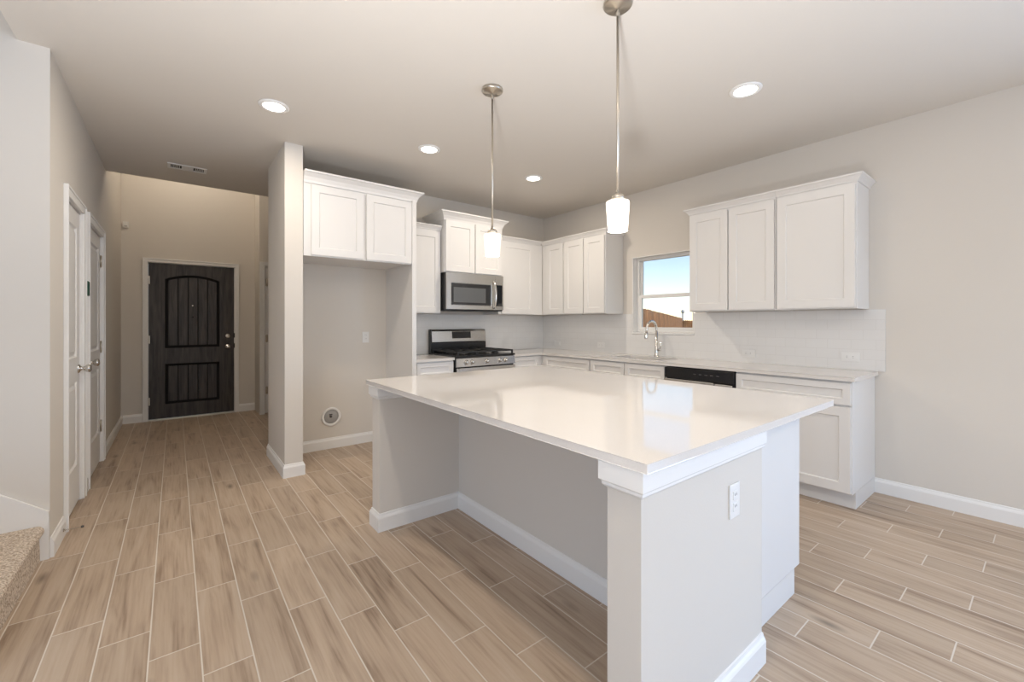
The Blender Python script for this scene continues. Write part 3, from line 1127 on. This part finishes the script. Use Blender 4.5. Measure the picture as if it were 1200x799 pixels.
# faucet
fc = (4.055, 2.650)
t = thing('faucet', 'chrome gooseneck pull-down faucet behind the sink at the window', 'faucet', (fc[0], fc[1], CT1 + 0.001))
m = MB()
m.lathe([(0, 0), (0.028, 0), (0.028, 0.006), (0.021, 0.012), (0.018, 0.05), (0.016, 0.095), (0.0135, 0.10), (0.0135, 0.27), (0, 0.27)], (fc[0], fc[1], CT1 + 0.001), 'Z', 20)
m.build('body', M_CHROME, t)
m = MB()
R = 0.088
pth = [(fc[0], fc[1], CT1 + 0.262)]
for k in range(17):
    a = math.pi * k / 16
    pth.append((fc[0] - R + R * math.cos(a), fc[1], CT1 + 0.292 + R * math.sin(a)))
pth.append((fc[0] - 2 * R - 0.004, fc[1], CT1 + 0.262))
m.tube(pth, 0.0125, 12)
m.build('spout', M_CHROME, t)
m = MB()
m.tube([(fc[0] - 2 * R - 0.004, fc[1], CT1 + 0.264), (fc[0] - 2 * R - 0.008, fc[1], CT1 + 0.245), (fc[0] - 2 * R - 0.012, fc[1], CT1 + 0.205), (fc[0] - 2 * R - 0.013, fc[1], CT1 + 0.195)], [0.0135, 0.016, 0.0185, 0.017], 14)
m.build('spray_head', M_CHROME, t)
m = MB()
m.tube([(fc[0], fc[1] - 0.014, CT1 + 0.072), (fc[0], fc[1] - 0.048, CT1 + 0.072)], 0.012, 12)
m.tube([(fc[0], fc[1] - 0.040, CT1 + 0.076), (fc[0] - 0.004, fc[1] - 0.052, CT1 + 0.110), (fc[0] - 0.010, fc[1] - 0.062, CT1 + 0.155)], [0.007, 0.006, 0.005], 10)
m.build('lever_handle', M_CHROME, t)

# dishwasher
t = thing('dishwasher', 'stainless dishwasher with black control strip under the window wall counter', 'dishwasher', (3.85, 1.910, 0))
dy0, dy1 = 1.601, 2.219
m = MB()
m.box(BXF + 0.002, XR - 0.03, dy0, dy1, 0.02, 0.868)
m.box(BXF + 0.05, XR - 0.05, dy0 + 0.03, dy1 - 0.03, 0.001, 0.02)
m.build('body', M_BLACK, t)
m = MB()
m.box(BXF - 0.030, BXF + 0.001, dy0 + 0.014, dy1 - 0.002, 0.115, 0.760, 0.004)
m.build('door', M_STEEL, t)
m = MB()
m.box(BXF - 0.036, BXF + 0.001, dy0 + 0.002, dy1 - 0.002, 0.772, 0.868, 0.005)
m.box(BXF - 0.022, BXF + 0.001, dy0 + 0.002, dy0 + 0.012, 0.60, 0.772)
cp = m.build('control_panel', M_BLACK, t)
m = MB()
m.box(BXF - 0.052, BXF - 0.0305, dy0 + 0.16, dy1 - 0.004, 0.744, 0.768, 0.006)
m.build('handle', M_STEEL, t)
for i in range(5):
    y = 1.72 + 0.05 * i
    m = MB()
    m.box(BXF - 0.0372, BXF - 0.0358, y, y + 0.022, 0.822, 0.828)
    m.build('button', M_RUBBER, cp)
m = MB()
m.box(BXF - 0.05, BXF + 0.0, dy0 + 0.02, dy1 - 0.02, 0.02, 0.10)
m.build('toe_panel', M_BLACK, t)

# ------------------------------------------------------------------ gas range
RX0, RX1 = 2.312, 3.082
RYF = 3.862
t = thing('gas_range', 'stainless gas range with black grates below the microwave', 'range', ((RX0 + RX1) / 2, 4.18, 0))
m = MB()
m.box(RX0, RX1, RYF + 0.03, YB - 0.015, 0.03, 0.898)
for x in (RX0 + 0.05, RX1 - 0.05):
    for y in (RYF + 0.09, YB - 0.09):
        m.lathe([(0, 0.001), (0.02, 0.001), (0.02, 0.03), (0, 0.03)], (x, y, 0), 'Z', 10)
m.build('body', M_BLACK, t)
m = MB()
m.prism([(RX0, RYF + 0.03, 0.895), (RX0, RYF + 0.012, 0.893), (RX0, RYF - 0.012, 0.805), (RX0, RYF + 0.03, 0.800)], (RX1 - RX0, 0, 0))
cpn = m.build('control_panel', M_STEEL, t)
for kx in (2.425, 2.500, 2.690, 2.868, 2.945):
    m = MB()
    m.lathe([(0, 0), (0.024, 0), (0.024, 0.006), (0.020, 0.008), (0.0185, 0.030), (0.016, 0.034), (0, 0.034)], (kx, RYF + 0.001, 0.850), '-Y', 18)
    m.box(kx - 0.004, kx + 0.004, RYF - 0.039, RYF - 0.03, 0.834, 0.868, 0.001)
    m.build('knob', M_STEEL, t)
m = MB()
m.box(RX0 + 0.004, RX1 - 0.004, RYF - 0.008, RYF + 0.029, 0.215, 0.790, 0.004)
od = m.build('oven_door', M_STEEL, t)
m = MB()
m.box(RX0 + 0.10, RX1 - 0.10, RYF - 0.0095, RYF - 0.007, 0.32, 0.66)
m.build('oven_window', M_DARKGLASS, od)
m = MB()
m.tube([(RX0 + 0.05, RYF - 0.045, 0.742), (RX1 - 0.05, RYF - 0.045, 0.742)], 0.011, 12)
for x in (RX0 + 0.09, RX1 - 0.09):
    m.box(x - 0.012, x + 0.012, RYF - 0.045, RYF - 0.007, 0.735, 0.750)
m.build('oven_handle', M_STEEL, od)
m = MB()
m.box(RX0 + 0.004, RX1 - 0.004, RYF - 0.006, RYF + 0.029, 0.045, 0.205, 0.004)
m.build('storage_drawer', M_STEEL, t)
m = MB()
m.box(RX0 - 0.001, RX1 + 0.001, RYF - 0.004, 4.455, 0.899, 0.921, 0.004)
ck = m.build('cooktop', M_BLACK, t)
burners = [(2.48, 4.02), (2.91, 4.02), (2.48, 4.30), (2.91, 4.30), (2.697, 4.16)]
for bx, by in burners:
    m = MB()
    m.lathe([(0, 0), (0.048, 0), (0.046, 0.008), (0.034, 0.010), (0.034, 0.017), (0.030, 0.020), (0, 0.020)], (bx, by, 0.9215), 'Z', 20)
    m.build('burner', M_BLACKM, t)
for gx0, gx1 in ((RX0 + 0.015, 2.570), (2.574, 2.820), (2.824, RX1 - 0.015)):
    m = MB()
    z0, z1 = 0.948, 0.964
    for y in (3.885, 4.16, 4.43):
        m.box(gx0, gx1, y - 0.008, y + 0.008, z0, z1, 0.003)
    for x in (gx0 + 0.008, (gx0 + gx1) / 2, gx1 - 0.008):
        m.box(x - 0.007, x + 0.007, 3.885, 4.43, z0, z1, 0.003)
    for x in (gx0 + 0.008, gx1 - 0.008):
        for y in (3.886, 4.43):
            m.box(x - 0.008, x + 0.008, y - 0.008, y + 0.008, 0.9212, z0)
    m.build('grate', M_BLACKM, t)
m = MB()
prof = [(4.505, 0.90), (4.450, 0.90), (4.450, 1.03), (4.462, 1.155), (4.470, 1.182), (4.480, 1.190), (4.505, 1.190)]
m.prism([(RX0 + 0.001, y, z) for y, z in prof], (RX1 - RX0 - 0.002, 0, 0))
bg = m.build('backguard', M_BLACK, t)
m = MB()
m.prism([(RX0 + 0.012, 4.4485, 1.035), (RX0 + 0.012, 4.436, 1.045), (RX0 + 0.012, 4.449, 1.168), (RX0 + 0.012, 4.462, 1.188), (RX0 + 0.012, 4.478, 1.194), (RX0 + 0.012, 4.50, 1.194), (RX0 + 0.012, 4.50, 1.191), (RX0 + 0.012, 4.468, 1.180)], (RX1 - RX0 - 0.024, 0, 0))
m.build('backguard_panel', M_STEEL, t)
m = MB()
m.prism([(2.592, 4.4372, 1.083), (2.592, 4.4350, 1.083), (2.592, 4.4438, 1.165), (2.592, 4.4460, 1.165)], (0.258, 0, 0))
m.build('clock_display', M_DARKGLASS, t)

# ------------------------------------------------------------------ microwave
MX0, MX1, MZ0, MZ1, MYF = 2.316, 3.084, 1.405, 1.822, 4.085
t = thing('microwave', 'stainless over-the-range microwave mounted under the raised cabinet', 'microwave', ((MX0 + MX1) / 2, 4.3, MZ0))
m = MB()
m.box(MX0, MX1, MYF + 0.022, YB - 0.012, MZ0 + 0.008, MZ1 - 0.001, 0.002)
m.build('body', M_BLACK, t)
m = MB()
m.box(MX0, MX1, MYF + 0.03, 4.48, MZ0, MZ0 + 0.007)
m.build('bottom_vent', M_BLACKM, t)
m = MB()
mp = face_map('-Y', MYF)
m.panel_door(mp, MX0, 2.965, MZ0 + 0.014, MZ1 - 0.002, 0.021, [(MX0 + 0.052, 2.912, 1.462, 1.712)], [(0, 0), (0.003, 0.003)])
md = m.build('door', M_STEEL, t)
m = MB()
m.mbox(mp, MX0 + 0.058, 2.906, 0.0005, 0.0028, 1.468, 1.706)
m.build('window_frame', M_DARKGLASS, md)
m = MB()
m.mbox(mp, MX0 + 0.085, 2.828, -0.0002, 0.0006, 1.495, 1.662)
m.build('window_screen', M_SCREEN, md)
m = MB()
hp = []
for k in range(15):
    u = k / 14
    hp.append((2.938, MYF - 0.012 - 0.040 * math.sin(math.pi * u) ** 0.6, 1.432 + u * 0.318))
m.tube(hp, 0.011, 10)
m.build('handle', M_CHROME, md)
m = MB()
m.mbox(mp, 2.968, MX1, 0, 0.021, MZ0 + 0.014, MZ1 - 0.002, 0.002)
pf = m.build('control_frame', M_STEEL, t)
m = MB()
m.mbox(mp, 2.970, MX1 - 0.018, -0.002, 0.0004, 1.462, 1.712)
m.build('control_panel', M_DARKGLASS, t)

# ------------------------------------------------------------------ kitchen island
IX0, IX1, IY0, IY1 = 0.978, 1.735, 0.685, 2.665
isl = thing('kitchen_island', 'greige half-wall kitchen island with white end cabinets and open knee space', 'island', (1.65, 1.68, 0))
m = MB()
m.box(IX0, IX1, IY0, 0.800, 0.001, CT0 - 0.001, 0.002)
m.build('near_end_wall', M_WALL, isl)
m = MB()
m.box(IX0, IX1, 2.545, IY1, 0.001, CT0 - 0.001, 0.002)
m.build('far_end_wall', M_WALL, isl)
m = MB()
m.box(1.535, IX1, 0.801, 2.544, 0.001, CT0 - 0.001)
m.build('knee_wall', M_WALL, isl)
path = [(IX1 - 0.001, IY1), (IX0, IY1), (IX0, 2.545), (1.535, 2.545), (1.535, 0.800), (IX0, 0.800), (IX0, IY0), (IX1 - 0.001, IY0)]
m = MB()
m.sweep(path, [(o, z + 0.001) for o, z in BBP])
m.build('baseboard', M_TRIM, isl)
AP = [(0, CT0 - 0.076), (0.006, CT0 - 0.076), (0.011, CT0 - 0.070), (0.011, CT0 - 0.062), (0.018, CT0 - 0.056), (0.018, CT0 - 0.002), (0, CT0 - 0.002)]
m = MB()
m.sweep([(IX1 - 0.001, IY1), (IX0, IY1), (IX0, 2.545), (1.533, 2.545)], AP)
m.build('apron_trim', M_TRIM, isl)
m = MB()
m.sweep([(1.533, 0.800), (IX0, 0.800), (IX0, IY0), (IX1 - 0.001, IY0)], AP)
m.build('apron_trim', M_TRIM, isl)
# cabinets on the kitchen side
m = MB()
KX = 2.345
m.box(IX1 + 0.001, KX, 0.760, 2.610, 0.118, CT0 - 0.001, 0.0015)
m.box(IX1 + 0.001, KX - 0.062, 0.760, 2.610, 0.001, 0.117)
m.build('cabinet_body', M_CAB, isl)
mp = face_map('+X', KX + 0.021)
ys = [0.766, 1.225, 1.685, 2.145, 2.604]
for a, b_ in zip(ys, ys[1:]):
    shaker(mp, a + 0.002, b_ - 0.002, 0.125, 0.700).build('door', M_CAB, isl)
    shaker(mp, a + 0.002, b_ - 0.002, 0.712, 0.866, 0.042).build('drawer', M_CAB, isl)
o = poly_slab([(0.957, 0.652), (2.452, 0.652), (2.452, 2.728), (0.957, 2.728)], [], CT0, CT1).build('island_countertop', M_QUARTZ)
tag(o, 'large glossy white quartz top covering the kitchen island', 'countertop')


# ------------------------------------------------------------------ outlets and small wall fittings
def outlet(face, front, a, z, label, wide=False, gang=1, switch=False, name='power_outlet', cat='outlet', group='white wall outlets'):
    mp = face_map(face, front)
    w_, h_ = 0.070 * gang, 0.115
    if wide:
        w_, h_ = 0.115, 0.070
    p = mp(a, 0, z - h_ / 2)
    t = thing(name, label, cat, p, group)
    m = MB()
    m.mbox(mp, a - w_ / 2, a + w_ / 2, -0.006, -0.0005, z - h_ / 2, z + h_ / 2, 0.0022)
    m.build('cover_plate', M_PLASTIC, t)
    cs = [(0, -0.0195), (0, 0.0195)]
    if wide:
        cs = [(-0.0195, 0), (0.0195, 0)]
    if switch:
        m = MB()
        m.mbox(mp, a - 0.008, a + 0.008, -0.012, -0.0055, z - 0.014, z + 0.014, 0.002)
        m.build('toggle', M_PLASTIC, t)
        return t
    for da, dz in cs:
        m = MB()
        m.mbox(mp, a + da - 0.0165, a + da + 0.0165, -0.0085, -0.0055, z + dz - 0.0150, z + dz + 0.0150, 0.0015)
        r_ = m.build('receptacle', M_PLASTIC, t)
        m = MB()
        for s in (-1, 1):
            if wide:
                m.mbox(mp, a + da - 0.002, a + da + 0.006, -0.0090, -0.0084, z + s * 0.0055 - 0.001, z + s * 0.0055 + 0.001)
            else:
                m.mbox(mp, a + da + s * 0.0055 - 0.001, a + da + s * 0.0055 + 0.001, -0.0090, -0.0084, z + dz - 0.001, z + dz + 0.007)
        m.build('slots', M_SLOT, r_)
    return t


outlet('-Y', IY0, 1.505, 0.662, 'white upright outlet on the near end of the island')
TX = XR - 0.0105
outlet('-X', TX, 1.742, 0.990, 'white sideways outlet on the backsplash above the dishwasher', wide=True)
outlet('-X', TX, 0.990, 1.004, 'white sideways outlet nearest the right end of the backsplash', wide=True)
outlet('-X', TX, 4.235, 0.992, 'white outlet low on the backsplash in the inner corner', wide=True)
outlet('-X', TX, 3.470, 0.994, 'white sideways outlet on the backsplash left of the sink window', wide=True)
outlet('-Y', YB, 1.592, 1.116, 'white upright outlet on the wall of the fridge alcove')
t = outlet('+X', XL, 4.475, 1.395, 'small white light switch between the two closet doors', switch=True, name='light_switch', cat='switch', group=None)

t = thing('wall_control', 'small rounded dark green wall control between the closet doors', 'control', (XL, 4.475, 1.47))
mp = face_map('+X', XL)
m = MB()
m.mbox(mp, 4.475 - 0.05, 4.475 + 0.05, -0.007, -0.0005, 1.465, 1.585, 0.003)
m.build('back_plate', M_PLASTIC, t)
m = MB()
m.mbox(mp, 4.475 - 0.045, 4.475 + 0.045, -0.026, -0.0072, 1.47, 1.58, 0.009)
m.build('face', M_GREEN, t)

t = thing('door_chime', 'tiny white sensor box high on the wall left of the front door', 'sensor', (-0.485, YF, 2.46))
mp = face_map('-Y', YF)
m = MB()
m.mbox(mp, -0.512, -0.455, -0.028, -0.0005, 2.46, 2.535, 0.005)
m.build('housing', M_PLASTIC, t)
m = MB()
m.mbox(mp, -0.498, -0.469, -0.030, -0.0275, 2.472, 2.486, 0.001)
m.build('sensor_lens', M_GREYBOX, t)

# recessed water supply box in the fridge alcove
t = thing('water_supply_box', 'round white recessed water supply box low in the fridge alcove', 'water box', (1.243, YB, 0.23))
m = MB()
m.lathe([(0.070, -0.004), (0.092, -0.004), (0.094, -0.002), (0.094, 0.007), (0.088, 0.011), (0.074, 0.011), (0.070, 0.004), (0.070, -0.004)], (1.243, YB - 0.0045, 0.320), '-Y', 32)
m.build('trim_ring', M_PLASTIC, t)
m = MB()
m.lathe([(0, 0), (0.0695, 0), (0.0695, 0.002), (0, 0.002)], (1.243, YB - 0.0008, 0.320), '-Y', 28)
m.build('back_cup', M_GREYBOX, t)
m = MB()
m.lathe([(0, 0), (0.012, 0), (0.012, 0.012), (0.007, 0.014), (0.007, 0.022), (0, 0.022)], (1.238, YB - 0.003, 0.322), '-Y', 12)
m.box(1.220, 1.250, YB - 0.022, YB - 0.014, 0.338, 0.350, 0.002)
m.build('shutoff_valve', M_RUBBER, t)

# door stop
t = thing('door_stop', 'thin metal door stop poking out over the floor by the stair corner', 'door stop', (XL + 0.016, 3.60, 0.05))
m = MB()
y_, z_ = 3.60, 0.052
pts = []
for k in range(60):
    a = 2 * math.pi * k / 6
    pts.append((XL + 0.020 + 0.070 * k / 59, y_ + 0.004 * math.cos(a), z_ + 0.004 * math.sin(a)))
m.tube(pts, 0.0012, 5)
m.lathe([(0, 0), (0.010, 0), (0.008, 0.004), (0, 0.005)], (XL + 0.0155, y_, z_), 'X', 12)
m.build('spring', M_NICKEL, t)
m = MB()
m.lathe([(0, 0), (0.006, 0), (0.007, 0.004), (0.006, 0.012), (0, 0.013)], (XL + 0.090, y_, z_), 'X', 12)
m.build('rubber_tip', M_RUBBER, t)

# ------------------------------------------------------------------ ceiling fittings
def can_light(x, y, label, power=CAN_POWER):
    t = thing('recessed_light', label, 'ceiling light', (x, y, CEIL - 0.012), 'recessed ceiling lights')
    m = MB()
    m.lathe([(0.066, 0.011), (0.066, 0.004), (0.072, 0.001), (0.088, 0.003), (0.094, 0.008), (0.095, 0.0115), (0.066, 0.0115)], (x, y, CEIL - 0.012), 'Z', 36)
    m.build('trim_ring', M_TRIM, t)
    m = MB()
    m.lathe([(0, 0.0045), (0.05, 0.0048), (0.0655, 0.0058), (0.0655, 0.0105), (0, 0.0105)], (x, y, CEIL - 0.012), 'Z', 32)
    m.build('diffuser', M_DIFF, t)
    l = light('recessed_lamp', 'AREA', (0, 0, -0.004), power, WARM, parent=t, size=0.12, shape='DISK')
    return t


can_light(0.531, 3.304, 'round recessed ceiling light nearest the hallway', 8.5)
can_light(1.703, 3.305, 'round recessed ceiling light in front of the fridge alcove', 1.6)
can_light(2.882, 3.310, 'round recessed ceiling light in front of the range corner', 12.0)
can_light(2.850, 1.222, 'round recessed ceiling light at the right above the sink run', 2.5)
for x, y in ((0.53, 0.6), (2.85, -1.6), (0.53, -1.6)):  # unseen cans added for extra light
    can_light(x, y, 'added round recessed ceiling light overhead out of view')

# foyer lamp hidden above the dropped ceiling edge
t = thing('ceiling_lamp', 'flush ceiling lamp high above the entry', 'ceiling light', (0.15, 6.45, TOP - 0.09))
m = MB()
m.lathe([(0, 0.0), (0.09, 0.006), (0.14, 0.03), (0.16, 0.07), (0.16, 0.089), (0, 0.089)], (0.15, 6.45, TOP - 0.09), 'Z', 28)
m.build('glass_bowl', M_SHADE, t)
light('entry_bulb', 'POINT', (0, 0, -0.10), FOYER_POWER, WARM, parent=t, radius=0.08)


def pendant(x, y, label):
    t = thing('pendant_light', label, 'pendant light', (x, y, 1.69), 'pendants above the island')
    m = MB()
    m.lathe([(0, 0), (0.060, 0), (0.066, -0.004), (0.067, -0.016), (0.060, -0.024), (0.020, -0.027), (0.012, -0.034), (0, -0.034)], (x, y, CEIL - 0.0005), 'Z', 32)
    m.build('canopy', M_NICKEL, t)
    m = MB()
    m.lathe([(0.004, 0), (0.009, -0.004), (0.010, -0.018), (0.0065, -0.024), (0.0065, -0.030)], (x, y, CEIL - 0.040), 'Z', 14)
    m.tube([(x, y, CEIL - 0.034), (x, y, CEIL - 0.046)], 0.004, 8)
    m.tube([(x, y, CEIL - 0.065), (x, y, 1.870)], 0.0062, 12)
    m.build('rod', M_NICKEL, t)
    m = MB()
    m.lathe([(0, 0.046), (0.008, 0.046), (0.012, 0.038), (0.026, 0.030), (0.030, 0.022), (0.030, 0.010), (0.006, 0.006), (0, 0.006)], (x, y, 1.826), 'Z', 24)
    m.build('socket_cap', M_NICKEL, t)
    m = MB()
    z0 = 1.692
    m.lathe([(0.0445, 0), (0.0475, 0.03), (0.0505, 0.08), (0.0535, 0.128), (0.0515, 0.136), (0.032, 0.140), (0.006, 0.141),
             (0.006, 0.138), (0.031, 0.137), (0.0495, 0.130), (0.0475, 0.08), (0.0445, 0.03), (0.0415, 0), (0.0445, 0)], (x, y, z0), 'Z', 36)
    m.build('glass_shade', M_SHADE, t)
    m = MB()
    m.lathe([(0, 0.0), (0.018, 0.008), (0.026, 0.026), (0.024, 0.045), (0.012, 0.07), (0.012, 0.095), (0, 0.095)], (x, y, 1.728), 'Z', 18)
    m.build('bulb', M_BULB, t)
    light('pendant_lamp', 'POINT', (0, 0, -0.03), PENDANT_POWER, WARM, parent=t, radius=0.035)
    return t


pendant(1.579, 2.208, 'farther brushed nickel pendant with lit white glass shade, nearer the range')
pendant(1.605, 1.251, 'nearer brushed nickel pendant with lit white glass shade, in front of window cabinets')

# air vent
vx0, vx1, vy0, vy1 = -0.055, 0.245, 5.050, 5.210
t = thing('air_vent', 'white ceiling air register with two dark louvred ends above the hall', 'vent', ((vx0 + vx1) / 2, (vy0 + vy1) / 2, CEIL - 0.012))
m = MB()
zc = CEIL - 0.0005
m.box(vx0 + 0.02, vx1 - 0.02, vy0 + 0.02, vy1 - 0.02, zc - 0.002, zc)
m.build('duct_opening', M_DARKVENT, t)
m = MB()
for a in ((vx0, vx1, vy0, vy0 + 0.024), (vx0, vx1, vy1 - 0.024, vy1), (vx0, vx0 + 0.024, vy0 + 0.024, vy1 - 0.024), (vx1 - 0.024, vx1, vy0 + 0.024, vy1 - 0.024)):
    m.box(a[0], a[1], a[2], a[3], zc - 0.011, zc - 0.0025, 0.002)
m.build('frame', M_TRIM, t)
xm0, xm1 = vx0 + 0.105, vx1 - 0.105
m = MB()
m.box(xm0, xm1, vy0 + 0.024, vy1 - 0.024, zc - 0.010, zc - 0.0025, 0.001)
m.build('centre_plate', M_TRIM, t)
for (xa, xb, s) in ((vx0 + 0.03, xm0 - 0.006, -1), (xm1 + 0.006, vx1 - 0.03, 1)):
    for k in range(5):
        x = xa + (xb - xa) * (k + 0.5) / 5
        m = MB()
        m.prism([(x - 0.0012, vy0 + 0.024, zc - 0.0022), (x + 0.0012, vy0 + 0.024, zc - 0.0022), (x + 0.0012 + s * 0.005, vy0 + 0.024, zc - 0.011), (x - 0.0012 + s * 0.005, vy0 + 0.024, zc - 0.011)], (0, vy1 - vy0 - 0.048, 0))
        m.build('louvre', M_TRIM, t)

# ------------------------------------------------------------------ outside the kitchen window
struct(MB().box(4.32, 70, -30, 60, -0.45, -0.25), 'ground', M_GROUND, 'dry grass yard outside the kitchen window', 'ground')


def fence(p0, p1, n, z_top, drop, label, gap=0.0):
    v = Vector((p1[0] - p0[0], p1[1] - p0[1], 0))
    Ltot = v.length
    v.normalize()
    nrm = Vector((-v.y, v.x, 0))
    t = thing('wooden_fence', label, 'fence', (p0[0], p0[1], -0.25))
    seg = Ltot / n
    zt = z_top
    for i in range(n):
        b0 = Vector((p0[0], p0[1], 0)) + v * seg * i
        m = MB()
        nb = max(2, int(seg / 0.14))
        w_ = seg / nb
        for k in range(nb):
            q0 = b0 + v * (w_ * k + 0.004)
            q1 = b0 + v * (w_ * (k + 1) - 0.004)
            zz_ = zt + random.uniform(-0.012, 0.012)
            m.prism([(q0.x, q0.y, -0.249), (q1.x, q1.y, -0.249), (q1.x, q1.y, zz_ - 0.03), (q1.x - v.x * 0.03, q1.y - v.y * 0.03, zz_), (q0.x + v.x * 0.03, q0.y + v.y * 0.03, zz_), (q0.x, q0.y, zz_ - 0.03)], tuple(nrm * 0.018))
        m.build('picket_panel', M_FENCE, t)
        m = MB()
        for z in (0.1, 0.75, zt - 0.25):
            a = b0 - nrm * 0.0
            e = b0 + v * seg
            m.prism([tuple(a + nrm * 0.019 + Vector((0, 0, z))), tuple(e + nrm * 0.019 + Vector((0, 0, z))), tuple(e + nrm * 0.019 + Vector((0, 0, z + 0.09))), tuple(a + nrm * 0.019 + Vector((0, 0, z + 0.09)))], tuple(nrm * 0.04))
        m.build('rails', M_FENCE, t)
        zt -= drop
    return t


fence((7.2, 5.2), (30.6, 17.74), 13, 1.60, 0.0, 'tall brown cedar fence receding across the yard outside the window')
fence((31.0, 18.6), (33.6, 9.0), 3, 1.44, 0.0, 'farther low brown cedar fence at the right of the window view')
t = thing('vent_pole', 'thin grey pole rising behind the fence outside the window', 'pole', (33.0, 19.1, -0.25))
m = MB()
m.tube([(33.0, 19.1, -0.249), (33.0, 19.1, 2.05)], 0.07, 10)
m.build('shaft', M_POLE, t)
m = MB()
m.lathe([(0, 0), (0.10, 0.02), (0.13, 0.10), (0.11, 0.26), (0, 0.30)], (33.0, 19.1, 2.05), 'Z', 14)
m.build('head', M_POLE, t)
